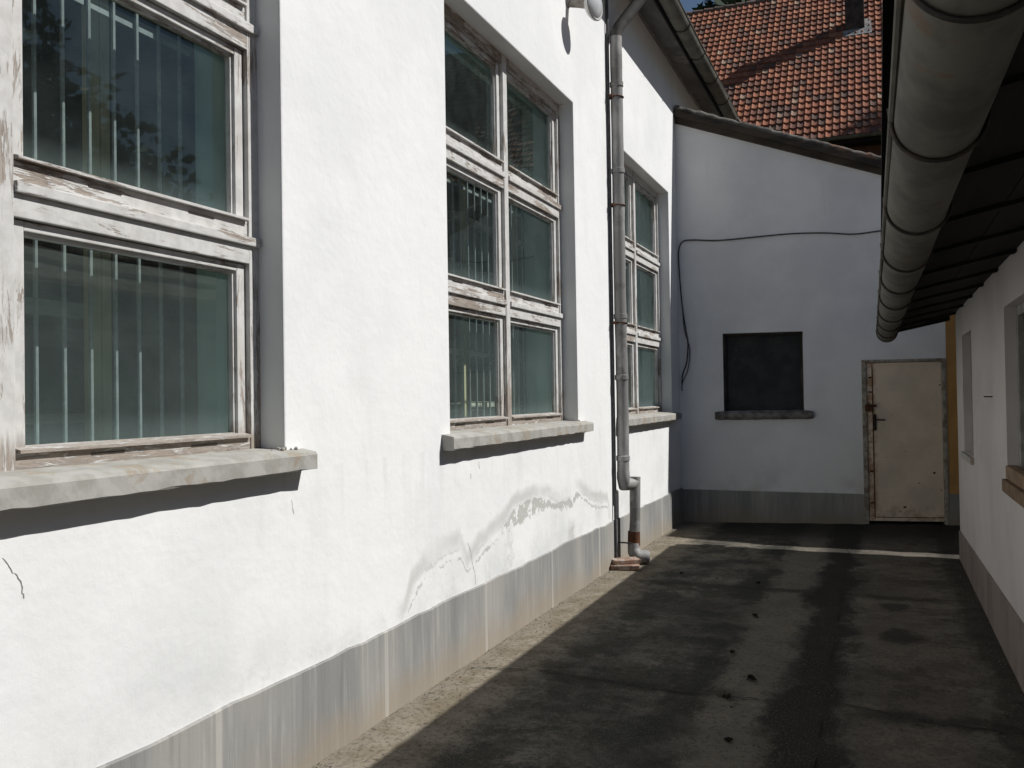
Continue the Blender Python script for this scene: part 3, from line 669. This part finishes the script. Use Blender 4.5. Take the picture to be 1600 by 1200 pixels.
# steel door
dd = obj('door', (lambda b_: (box(b_, DT[0]+.055, DT[1]-.04, .02, .06, .035, DZ[1]-.035, .004, 0, E), b_)[1])(B()), DOOR, eb, label='cream painted steel door with rust at its edges')
bm = B(); box(bm, DT[0], DT[0]+.053, -.008, .09, 0, DZ[1], .005, 0, E); box(bm, DT[1]-.038, DT[1], -.015, .09, 0, DZ[1], .005, 0, E); box(bm, DT[0]+.054, DT[1]-.039, -.006, .09, DZ[1]-.033, DZ[1], .005, 0, E)
obj('door_frame', bm, DFR, dd)
bm = B(); d0, d1 = DT[0]+.055, DT[1]-.04
box(bm, d0+.004, d0+.060, .012, .0195, .04, DZ[1]-.04, .002, 0, E); box(bm, d0+.062, d1-.004, .012, .0195, .036, .075, .002, 0, E); box(bm, d0+.062, d1-.004, .013, .0195, DZ[1]-.075, DZ[1]-.04, .002, 0, E)
obj('door_edge_strips', bm, DOOR, dd)
bm = B(); box(bm, d0+.0600, d0+.0720, .0155, .0195, .04, DZ[1]-.05, 0, 0, E); box(bm, d0+.07, d1-.01, .0155, .0195, .0755, .084, 0, 0, E)
obj('rust_seams', bm, RUST, dd)
bm = B(); tube(bm, [E((d0+.085, .02, 1.225)), E((d0+.085, -.045, 1.225))], .010, 8); tube(bm, [E((d0+.08, -.045, 1.225)), E((d0+.19, -.045, 1.222))], .009, 8); box(bm, d0+.068, d0+.102, .010, .0195, 1.10, 1.29, .002, 0, E); tube(bm, [E((d0+.085, .018, 1.14)), E((d0+.085, .0, 1.14))], .014, 10)
obj('door_handle', bm, IRON, dd)
bm = B(); box(bm, DT[0]+.03, d0+.10, -.028, -.016, 1.375, 1.405, .003, 0, E); box(bm, DT[0]+.025, DT[0]+.095, -.055, -.025, 1.325, 1.385, .008, 0, E); tube(bm, [E((DT[0]+.04, -.04, 1.38)), E((DT[0]+.045, -.04, 1.415)), E((DT[0]+.06, -.04, 1.425)), E((DT[0]+.075, -.04, 1.415)), E((DT[0]+.08, -.04, 1.38))], .006, 8)
obj('padlock', bm, RUST, dd)
for z in (.25, .62, 1.55, 1.72):
    bm = B(); box(bm, d0+.02, d0+.055, .006, .012, z-.01, z+.01, .002, 0, E); obj('rivet_plate', bm, RUST, dd)
for t, z, r_ in ((d1-.10, .60, .016), (d0+.40, .20, .018), (d0+.56, .48, .009), (d0+.42, .85, .008), (d1-.03, .40, .009), (d0+.38, .95, .005), (d1-.02, 1.62, .012), (d0+.2, .78, .006)):
    bm = B(); vs = [bm.verts.new(E((t+r_*math.cos(a)*random.uniform(.7, 1.5), .0185, z+r_*math.sin(a)*random.uniform(.5, .9)))) for a in [k*.7 for k in range(9)]]; bm.faces.new(vs)
    obj('rust_spot', bm, RUST, dd)
# verge: roof slab, boards and mortar roll
bm = B()
def vz(t): return ztop(t)
prism(bm, [E((-.0, .0, vz(0)+.002)), E((TE+.05, .0, vz(TE+.05)+.002)), E((TE+.05, .0, vz(TE+.05)+.10)), E((-.0, .0, vz(0)+.10))], EN*6.2)
obj('roof', bm, DARKW, eb)
bm = B(); NN = 70
def roll(bm, v0, rfun, zoff, mi=0):
    pts = []; rr = []
    for i in range(NN+1):
        t = .0+(TE+.04)*i/NN; s = math.sin(i*2.1)*.004+random.uniform(-.006, .006)
        pts.append(E((t, v0+random.uniform(-.006, .006), vz(t)+zoff+s))); rr.append(rfun*(1+random.uniform(-.13, .13)))
    tube(bm, pts, rr, 12, mi=mi)
roll(bm, -.03, .047, .135); obj('verge_mortar_roll', bm, MORTAR, eb, smooth=True)
bm = B(); prism(bm, [E((0, -.10, vz(0)+.035)), E((TE+.05, -.10, vz(TE+.05)+.035)), E((TE+.05, -.10, vz(TE+.05)+.105)), E((0, -.10, vz(0)+.105))], EN*.098)
prism(bm, [E((0, -.035, vz(0)-.035)), E((TE+.05, -.035, vz(TE+.05)-.035)), E((TE+.05, -.035, vz(TE+.05)+.034)), E((0, -.035, vz(0)+.034))], EN*.033)
obj('verge_boards', bm, DARKW, eb)
# cable
cb = B(); z0 = -.012
P_ = [(2.9, z0, 3.50), (2.343, z0, 3.443), (2.05, z0, 3.42), (1.745, z0, 3.45), (1.35, z0, 3.462), (.931, z0, 3.444), (.5, z0, 3.425), (.2, z0, 3.445), (.07, z0-.01, 3.43), (.02, z0-.02, 3.32), (.02, z0-.02, 3.10), (.05, z0-.015, 2.63), (.095, z0-.01, 2.30), (.11, z0-.02, 2.15), (.09, z0-.02, 1.95), (.04, z0-.02, 1.80), (.03, z0-.04, 1.68)]
tube(cb, [E(p) for p in curve_pts(P_, 6)], .0085, 8)
P2 = [(.05, z0-.015, 2.63), (.07, z0-.02, 2.35), (.13, z0-.02, 2.10), (.10, z0-.03, 1.85), (.035, z0-.04, 1.70), (.03, z0-.05, 1.60)]
tube(cb, [E(p) for p in curve_pts(P2, 6)], .006, 8)
tag(obj('cable', cb, CABLE, smooth=True), 'grey cable sagging across the end wall and hanging looped in the corner', 'cable')

# ================================================================== OCHRE BUILDING (beyond the gap, right of the door)
ob = empty('ochre_building', 'ochre rendered building seen as a narrow strip right of the cream door', 'building')
bm = B(); box(bm, TE+.002, 9, .0, 5.5, .36, 3.3, 0, 0, E); obj('wall', bm, OCH, ob)
bm = B(); box(bm, TE+.002, 9, -.015, .2, -.02, .358, .004, 0, E); obj('plinth', bm, MPL, ob)
bm = B(); f = [(.80, 10.96), (2.0, 10.69), (3.6, 10.66), (6.6, 10.70), (6.6, 16.5), (.80, 16.0)]  # roof overhang added out of view, front edge shaped to trim the sun strip
prism(bm, [(x, y, 3.36) for x, y in f], (0, 0, .12)); obj('roof', bm, DARKW, ob)

# ================================================================== RIGHT BUILDING
rb = empty('low_white_building', 'low shaded white building with a dark overhanging eave on the right', 'building')
RW = [(4.55, 5.76, 1.05, 2.02), (7.74, 8.56, 1.035, 2.02)]
RY0, RY1, RZ = -6.0, 9.22, 2.30
bm = B(); ys = sorted({RY0, RY1, *[v for w_ in RW for v in w_[:2]]}); zs = sorted({-.02, RZ, 1.035, 1.05, 2.02})
shell(bm, XR, ys, zs, [(a, b, c, d) for a, b, c, d in RW], 1)
for a, b, c, d in RW:
    for (p, q) in (((a, c), (b, c)), ((b, c), (b, d)), ((b, d), (a, d)), ((a, d), (a, c))):
        quad(bm, (XR, p[0], p[1]), (XR, q[0], q[1]), (XR+.12, q[0], q[1]), (XR+.12, p[0], p[1]))
quad(bm, (XR, RY1, -.02), (5.4, RY1, -.02), (5.4, RY1, RZ), (XR, RY1, RZ)); quad(bm, (XR, RY1, RZ), (5.4, RY1, RZ), (3.0, RY1, 3.6))
quad(bm, (XR, RY0, -.02), (5.4, RY0, -.02), (5.4, RY0, RZ), (XR, RY0, RZ)); quad(bm, (5.4, RY0, 0), (5.4, RY1, 0), (5.4, RY1, RZ), (5.4, RY0, RZ))
bmesh.ops.remove_doubles(bm, verts=bm.verts, dist=.0005)
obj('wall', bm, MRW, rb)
bm = B(); ny = 90; yl = [RY0+(RY1-RY0)*i/ny for i in range(ny+1)]
zt = lambda y: .345+(y-5.3)*-.022
a = [bm.verts.new((XR-.012, y, -.02)) for y in yl]; b = [bm.verts.new((XR-.012, y, zt(y)+random.uniform(-.002, .002))) for y in yl]; c = [bm.verts.new((XR+.002, y, zt(y)+.006)) for y in yl]
for i in range(ny): bm.faces.new((a[i], a[i+1], b[i+1], b[i])); bm.faces.new((b[i], b[i+1], c[i+1], c[i]))
obj('plinth', bm, mat_simple('dull_brown_plinth', (.21, .17, .15), (.15, .125, .11), 4, .9, k=(1, 1, .4)), rb)
for k, (y0, y1, c, d) in enumerate(RW):
    bm = B(); xi = XR+.06; fr_ = mat_simple('grey_frame_paint', (.30, .29, .27), (.22, .21, .195), 10, .7)
    for p, q in ((y0+.002, y0+.055), (y1-.055, y1-.002)): box(bm, xi, xi+.05, p, q, c+.002, d-.002, .003)
    for p, q in ((c+.002, c+.055), (d-.055, d-.002)): box(bm, xi, xi+.05, y0+.056, y1-.056, p, q, .003)
    wf = obj('window', bm, fr_, rb)
    bm = B(); quad(bm, (xi+.03, y0+.05, c+.05), (xi+.03, y1-.05, c+.05), (xi+.03, y1-.05, d-.05), (xi+.03, y0+.05, d-.05)); obj('glass', bm, mat_simple('dim_grey_pane', (.03, .032, .034), (.04, .042, .044), 3, .4, spec=.3), wf)
    bm = B(); box(bm, XR-.028, XR+.058, y0-.03, y1+.03, c-.055 if k else c-.075, c-.004, .006)
    obj('sill', bm, mat_simple('brown_clay_sill', (.19, .12, .07), (.12, .08, .05), 14, .8) if k == 0 else SILL, wf)
    if k == 0:
        bm = B(); box(bm, XR-.012, XR+.05, y0+.01, y1-.01, c, c+.075, .01); obj('sill_tiles', bm, mat_simple('brown_clay_tile', (.23, .15, .09), (.15, .10, .06), 12, .8), wf)
# soffit boards, rafters, wall plate
EY1 = 10.1
def rend(x): return EY1+(.17*x if x < 2.6 else .442-.22*(x-2.6))  # roof end, out of view, skewed and bent to shape the floor's sun strip
bm = B()
def slope_z(x): return 2.255+max(0, x-.30)*.56
xs_ = [.17+i*.135 for i in range(5)]
# plank lining under the eave, each plank slightly different
for i in range(5):
    xa, xb = .17+i*.13, .17+(i+1)*.13-.002
    za = 2.165+(xa-.17)*.21+.003*(i % 2); zb = za+.027
    prism(bm, [(xa, RY0, za), (xb, RY0, zb), (xb, RY0, zb+.02), (xa, RY0, za+.02)], (0, (rend(xa) if i < 2 else RY1)-RY0-random.uniform(0, .02), 0))
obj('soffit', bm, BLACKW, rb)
yy = RY0+.25
while yy < EY1-.1:
    bm = B(); prism(bm, [(.16, yy, 2.148), (.657, yy, 2.25), (.657, yy, 2.50), (.16, yy, 2.32)], (0, .075, 0)); yy += .78
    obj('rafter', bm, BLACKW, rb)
# corrugated / tiled roof seen edge-on
bm = B()
x0r, xr, x1r = .02, 2.6, 5.8; sl = .56; zr = 2.315+(xr-x0r)*sl
pr = [(x0r, 2.285), (xr, zr-.04), (x1r, zr-.04-(x1r-xr)*sl), (x1r, zr-(x1r-xr)*sl+.03), (xr, zr+.03), (x0r, 2.325)]
a = [bm.verts.new((x, RY0-.1, z)) for x, z in pr]; b = [bm.verts.new((x, rend(x), z)) for x, z in pr]
bm.faces.new(a); bm.faces.new(b[::-1])
for i in range(6): bm.faces.new((a[i], b[i], b[(i+1) % 6], a[(i+1) % 6]))
obj('roof', bm, BLACKW, rb)
bm = B()
for x in [x0r+.012+.32*i for i in range(8)]:
    z = 2.33+(x-x0r)*sl; prism(bm, [(x-.01, RY0-.1, z), (x+.30, RY0-.1, z+.30*sl-.012), (x+.30, RY0-.1, z+.30*sl+.004), (x-.01, RY0-.1, z+.03)], (0, rend(x)-RY0-.02, 0))
obj('roof_tiles', bm, BRICK, rb)
# wire hook on the wall
bm = B(); tube(bm, [(XR+.01, 6.42, 1.508), (XR-.05, 6.38, 1.510), (XR-.055, 6.28, 1.509)], .004, 6); tag(obj('wire_hook', bm, IRON), 'small black wire hook sticking out of the low white wall', 'hook')
# gutter
g2 = empty('low_gutter', 'large rust-flecked half-round gutter hanging over the yard on the right', 'gutter')
GX2, GR2 = .124, .092; GZ2 = 2.158
bm = B(); arc_sheet(bm, -1.0, 10.02, GX2, GZ2, GR2, 178, 362, 22, ny=70, wob=.0015); tube(bm, [(GX2-GR2-.004, -1.0, GZ2+.006), (GX2-GR2-.004, 10.02, GZ2+.006)], .009, 8)
vs = [bm.verts.new((GX2+GR2*math.cos(R(180+180*k/16)), 10.02, GZ2+GR2*math.sin(R(180+180*k/16)))) for k in range(17)]; bm.faces.new(vs)
obj('gutter_channel', bm, GUT, g2, smooth=True)
for yy in (.6, 1.38, 2.19, 3.19, 4.17, 5.1, 6.07, 7.15, 8.2, 9.2, 9.93):
    bm = B(); tube(bm, [(GX2+(GR2+.006)*math.cos(R(a)), yy, GZ2+(GR2+.006)*math.sin(R(a))) for a in range(178, 366, 8)], .0052, 8)
    tube(bm, [(GX2-GR2-.006, yy, GZ2), (GX2-GR2-.010, yy, GZ2+.028), (GX2-GR2+.02, yy, GZ2+.036), (GX2-GR2+.05, yy, GZ2+.13)], .0065, 8)
    obj('gutter_bracket', bm, IRON, g2)

for o_ in g2.children:          # the gutter is hung slightly out of true
    for v in o_.data.vertices: v.co.x += .015-.0070*(v.co.y-1.5)

# ================================================================== RED ROOFED HOUSE
rh = empty('red_roofed_house', 'house with a large red clay tile roof rising beyond the end wall', 'house')
HX0, HX1, HY, HZ, HP, HL = -9.5, 13.0, 27.0, 8.8, R(48), 9.2
sd_ = Vector((0, math.cos(HP), math.sin(HP))); nn_ = Vector((0, -math.sin(HP), math.cos(HP)))
bm = B(); cl = bm.loops.layers.color.new('tone')
cw, rw = .20, .34
nc = int((HX1-HX0)/cw); nr = int(HL/rw)
prof = [(0, .030), (.10, .038), (.28, .012), (.62, .002), (.85, .010), (1.0, .030)]
for r_ in range(nr+1):
    sag = .02*math.sin(r_*.7)
    for c_ in range(nc):
        x = HX0+c_*cw; s0 = r_*rw-.03+random.uniform(-.008, .008); s1 = s0+rw+.05
        if s1 > HL+.02: s1 = HL+.02
        lift = random.uniform(0, .008)
        tone = random.random()**.8
        if random.random() < .04: tone = random.uniform(0, .1)
        elif random.random() < .03: tone = 1
        else: tone = .12+.8*tone
        base = Vector((x, HY, HZ))
        lo = [bm.verts.new(base+Vector((p*cw, 0, 0))+sd_*s0+nn_*(h+.060+lift)) for p, h in prof]
        hi = [bm.verts.new(base+Vector((p*cw, 0, 0))+sd_*s1+nn_*(h+.012)) for p, h in prof]
        fr = [bm.verts.new(base+Vector((p*cw, 0, 0))+sd_*s0+nn_*(h+.010)) for p, h in prof]
        for k in range(len(prof)-1):
            for f in (bm.faces.new((lo[k], lo[k+1], hi[k+1], hi[k])), bm.faces.new((fr[k], fr[k+1], lo[k+1], lo[k]))):
                for l in f.loops: l[cl] = (tone, tone, tone, 1)
ft = obj('roof', bm, TILE, rh, keep=True)
bm = B()
x = HX0
while x < HX1:
    p = Vector((x, HY, HZ))+sd_*HL; tube(bm, [p+Vector((0, .03, .035)), p+Vector((.40, .03, .02))], [.13, .105], 10); x += .38
obj('ridge_tiles', bm, mat_simple('grey_ridge_tile', (.22, .15, .12), (.15, .12, .10), 3, .9), rh)
# walls, back slope
bm = B(); back = Vector((0, HY+HL*math.cos(HP)*2, 0)); zt_ = HZ+HL*math.sin(HP)
quad(bm, (HX0, HY+.45, 0), (HX1, HY+.45, 0), (HX1, HY+.45, HZ+.3), (HX0, HY+.45, HZ+.3))
for x in (HX0+.1, HX1-.1): bm.faces.new([bm.verts.new(p) for p in ((x, HY+.45, 0), (x, back.y-.4, 0), (x, back.y-.4, HZ), (x, HY+HL*math.cos(HP), zt_-.1), (x, HY+.45, HZ+.3))])
quad(bm, (HX0, back.y-.4, 0), (HX1, back.y-.4, 0), (HX1, back.y-.4, HZ), (HX0, back.y-.4, HZ))
obj('wall', bm, mat_simple('dark_red_render', (.10, .045, .03), (.07, .035, .025), 2, .95), rh)
bm = B(); quad(bm, (HX0, back.y, HZ-.1), (HX1, back.y, HZ-.1), (HX1, HY+HL*math.cos(HP), zt_), (HX0, HY+HL*math.cos(HP), zt_)); obj('rear_roof', bm, BRICK, rh)
bm = B(); box(bm, HX0, HX1, HY-.02, HY+.5, HZ-.22, HZ-.02); obj('eave_box', bm, BLACKW, rh)
bm = B(); arc_sheet(bm, 0, HX1-HX0, 0, 0, .085, 180, 360, 10)
for v in bm.verts: v.co = Vector((HX0+v.co.y, HY-.10+v.co.x, HZ-.02+v.co.z))
obj('gutter', bm, GUT, rh, smooth=True)
# chimney
bm = B(); cx0, cx1 = -.80, -.22; cy0, cy1 = 30.95, 31.35
box(bm, cx0, cx1, cy0, cy1, 12.6, 15.75, .02)
for k in range(3): box(bm, cx0-.03*(k+1), cx1+.03*(k+1), cy0-.03*(k+1), cy1+.03*(k+1), 15.75+.08*k, 15.83+.08*k, .004)
ch = obj('chimney', bm, CHIM, rh, label='dark sooty chimney with grey flashing on the red roof')
bm = B(); zf = lambda y: HZ+(y-HY)*math.tan(HP)
prism(bm, [(cx0-.08, cy0-.22, zf(cy0-.22)+.075), (cx1+.22, cy0-.22, zf(cy0-.22)+.075), (cx1+.22, cy0+.0, zf(cy0)+.09), (cx0-.08, cy0+.0, zf(cy0)+.09)], (0, -.01, .02))
prism(bm, [(cx1+.005, cy0, zf(cy0)+.09), (cx1+.2, cy0, zf(cy0)+.09), (cx1+.2, cy1, zf(cy1)+.09), (cx1+.005, cy1, zf(cy1)+.09)], (0, -.01, .02))
obj('flashing', bm, ZINC, ch)

# ================================================================== STORAGE RACKS inside the long building
def rack(x, y0, y1, lab, posts, levels, px=None):
    px = x if px is None else px
    r0 = empty('storage_rack', lab, 'rack', 'racks of boards inside the white building')
    for yp in posts:
        bm = B(); box(bm, px-.05, px, yp-.052, yp-.004, .36, 4.2, .003); box(bm, px-.05, px, yp+.004, yp+.052, .36, 4.2, .003); obj('post', bm, YEL, r0)
    for z in levels:
        bm = B(); box(bm, x-.9, x-.06, y0, y1, z-.05, z-.012, .003); obj('shelf', bm, DARKW, r0)
        bm = B(); y = y0
        while y < y1-.3:
            l = random.uniform(.25, .5)
            if random.random() < .75: box(bm, x-.6, x-.03+random.uniform(-.03, .03), y, y+l-.02, z-.011, z+random.choice((.035, .05, .06)), .006)
            y += l
        obj('stacked_boards', bm, BOARD, r0)
rack(-3.45, 1.25, 3.18, 'rack of pale boards on a yellowed post behind the nearest window', [2.905, 1.1], [1.475, 1.965, 2.125, 2.305, 3.04, 3.2], -3.10)
rack(-4.05, 6.6, 10.4, 'rack of pale boards deep in the room behind the middle window', [7.0, 8.6, 10.0], [.9, 1.46, 2.02, 2.42, 2.95, 3.45])

# ================================================================== TREES
def tree(name, x, y, h, r, kind, lab, n=5200, group='trees beyond the houses', base=.12, seed=1):
    rnd = random.Random(seed)
    t0 = empty(name, lab, 'tree', group); t0.location = (x, y, 0)
    bm = B(); tube(bm, [(0, 0, -.1), (.03, .02, h*.35), (0, .05, h*.7), (0, 0, h*.98)], [h*.018, h*.013, h*.007, .02], 10)
    nb = 46 if kind == 'c' else 26
    br = []
    for i in range(nb):
        f = base+(1-base)*(i+.5)/nb; a = i*2.4+rnd.uniform(-.3, .3)
        if kind == 'c': L = r*(1-f)**.8*rnd.uniform(.65, 1.15)+.15; dz = -.18*L
        else: L = r*math.sqrt(max(.05, 1-((f-.55)/.5)**2))*rnd.uniform(.6, 1.1); dz = .35*L
        p0 = Vector((0, 0, h*f)); p1 = p0+Vector((math.cos(a)*L, math.sin(a)*L, dz)); br.append((p0, p1, L))
        tube(bm, [p0, (p0+p1)/2+Vector((0, 0, .05*L)), p1], [.05+.01*L, .03, .01], 5)
    obj('trunk', bm, BARK, t0)
    bm = B(); cl = bm.loops.layers.color.new('tone')
    tot = sum(b_[2]**1.3 for b_ in br)
    for p0, p1, L in br:
        m_ = int(n*L**1.3/tot)
        for k in range(m_):
            f = rnd.random()**.6; c = p0.lerp(p1, f); sp = (.16 if kind == 'c' else .33)*L*(1.15-f*.6)+.08
            c += Vector((rnd.gauss(0, sp), rnd.gauss(0, sp), rnd.gauss(0, sp*.55)-(.0 if kind != 'c' else .12*L*rnd.random())))
            s = (rnd.uniform(.10, .24) if kind == 'c' else rnd.uniform(.12, .24))*(1+h/40)
            d = Vector((rnd.uniform(-1, 1), rnd.uniform(-1, 1), rnd.uniform(-.8, .5))).normalized(); e = d.orthogonal().normalized(); e.rotate(Matrix.Rotation(rnd.random()*6.28, 3, d))
            wd = .35 if kind == 'c' else .6
            f_ = bm.faces.new([bm.verts.new(c+d*s), bm.verts.new(c+e*s*wd), bm.verts.new(c-d*s), bm.verts.new(c-e*s*wd)])
            tn = min(1, max(0, .2+.7*f*rnd.random()+rnd.uniform(-.1, .1)))
            for l in f_.loops: l[cl] = (tn, tn, tn, 1)
    obj('crown', bm, LEAFD if kind == 'c' else LEAFG, t0, keep=True)
    return t0
tree('spruce_tree', -5.6, 43, 29, 6.0, 'c', 'dark spruce whose crown shows above the red roof ridge, next to the patch of sky', 12000, seed=3)
tree('spruce_tree', -2.4, 45, 29, 5.5, 'c', 'second dark spruce above the red roof ridge, nearer the chimney', 7000, seed=4)
tree('spruce_tree', 16.6, 34.0, 29.2, 4.4, 'c', 'unseen tall spruce added past the right end of the red roofed house to shade its eave', 8000, seed=5)  # added out of view to cast shade on the red roof's eave
tree('spruce_tree', 22, 20, 19, 4.2, 'c', 'broad spruce right of the yard that mirrors in the nearest window', 8000, seed=6)
tree('spruce_tree', 27, 27, 20, 4.4, 'c', 'spruce behind the broad one, right of the yard', 7000, seed=8)
tree('broadleaf_tree', 15, 9, 11, 4.0, 'b', 'leafy tree right of the low white building', 7000, seed=9)
tree('spruce_tree', 20, 12, 15, 3.8, 'c', 'shorter spruce beside the leafy tree, right of the yard', 7000, seed=10)
tree('broadleaf_tree', 17, 17, 10, 4.4, 'b', 'round leafy tree in front of the spruces, right of the yard', 7000, seed=11)

# ================================================================== small litter on the yard floor
LIT = [(-.681, 4.99, .038, 'largest dark clump of withered leaves in the middle of the yard'), (-.746, 4.64, .028, 'small dark leaf clump just in front of the largest one'), (-.658, 4.07, .026, 'dark leaf clump nearest the camera on the pale lane'),
       (-.71, 4.50, .014, 'tiny dark crumb beside the small leaf clump'), (-1.614, 7.721, .022, 'dark leaf clump near the slab joint below the downpipe'), (-1.293, 7.597, .014, 'tiny leaf crumb halfway along the far slab joint'),
       (-.946, 7.521, .022, 'dark leaf clump at the right end of the far slab joint'), (-1.752, 7.765, .013, 'tiny leaf crumb nearest the brick slips'), (-.843, 5.46, .022, 'dark leaf clump on the mossy streak behind the largest one'), (-.83, 6.4, .030, 'dark leaf clump on the mossy streak far behind')]
for x, y, s, lab in LIT:
    s *= .78; bm = B()
    for k in range(26 if s > .016 else 12):
        c = Vector((random.gauss(0, s*.42), random.gauss(0, s*.42), random.uniform(.008, s*.6+.008))); d = Vector((random.uniform(-1, 1), random.uniform(-1, 1), random.uniform(-.5, .5))).normalized(); e = d.orthogonal().normalized(); e.rotate(Matrix.Rotation(random.random()*6, 3, d)); q = s*random.uniform(.35, .75)
        vs = [c+d*q, c+e*q*.5+Vector((0, 0, q*.2)), c-d*q, c-e*q*.5+Vector((0, 0, q*.15))]
        bm.faces.new([bm.verts.new((v.x, v.y, max(.006, v.z))) for v in vs])
    o = obj('leaf_clump', bm, DEB); o.location = (x, y, 0); tag(o, lab, 'leaf litter', 'withered leaf clumps on the yard floor')
# grit along the foot of the long wall
bm = B()
for k in range(1500):
    y = random.uniform(.5, 10.5); x = XW+.02+abs(random.gauss(0, .09)) if k % 3 else random.uniform(XW+.03, .5); s = random.uniform(.001, .0045)
    if k % 5 == 0: x = XR-.02-abs(random.gauss(0, .07)); y = random.uniform(3, 9)
    bmesh.ops.create_icosphere(bm, subdivisions=1, radius=s, matrix=Matrix.Translation((x, y, .006)) @ Matrix.Diagonal((1, random.uniform(.6, 1.4), .7, 1)))
o = obj('grit', bm, MORTAR); o['kind'] = 'stuff'; o['label'] = 'fine plaster crumbs and grit along the foot of the wall'
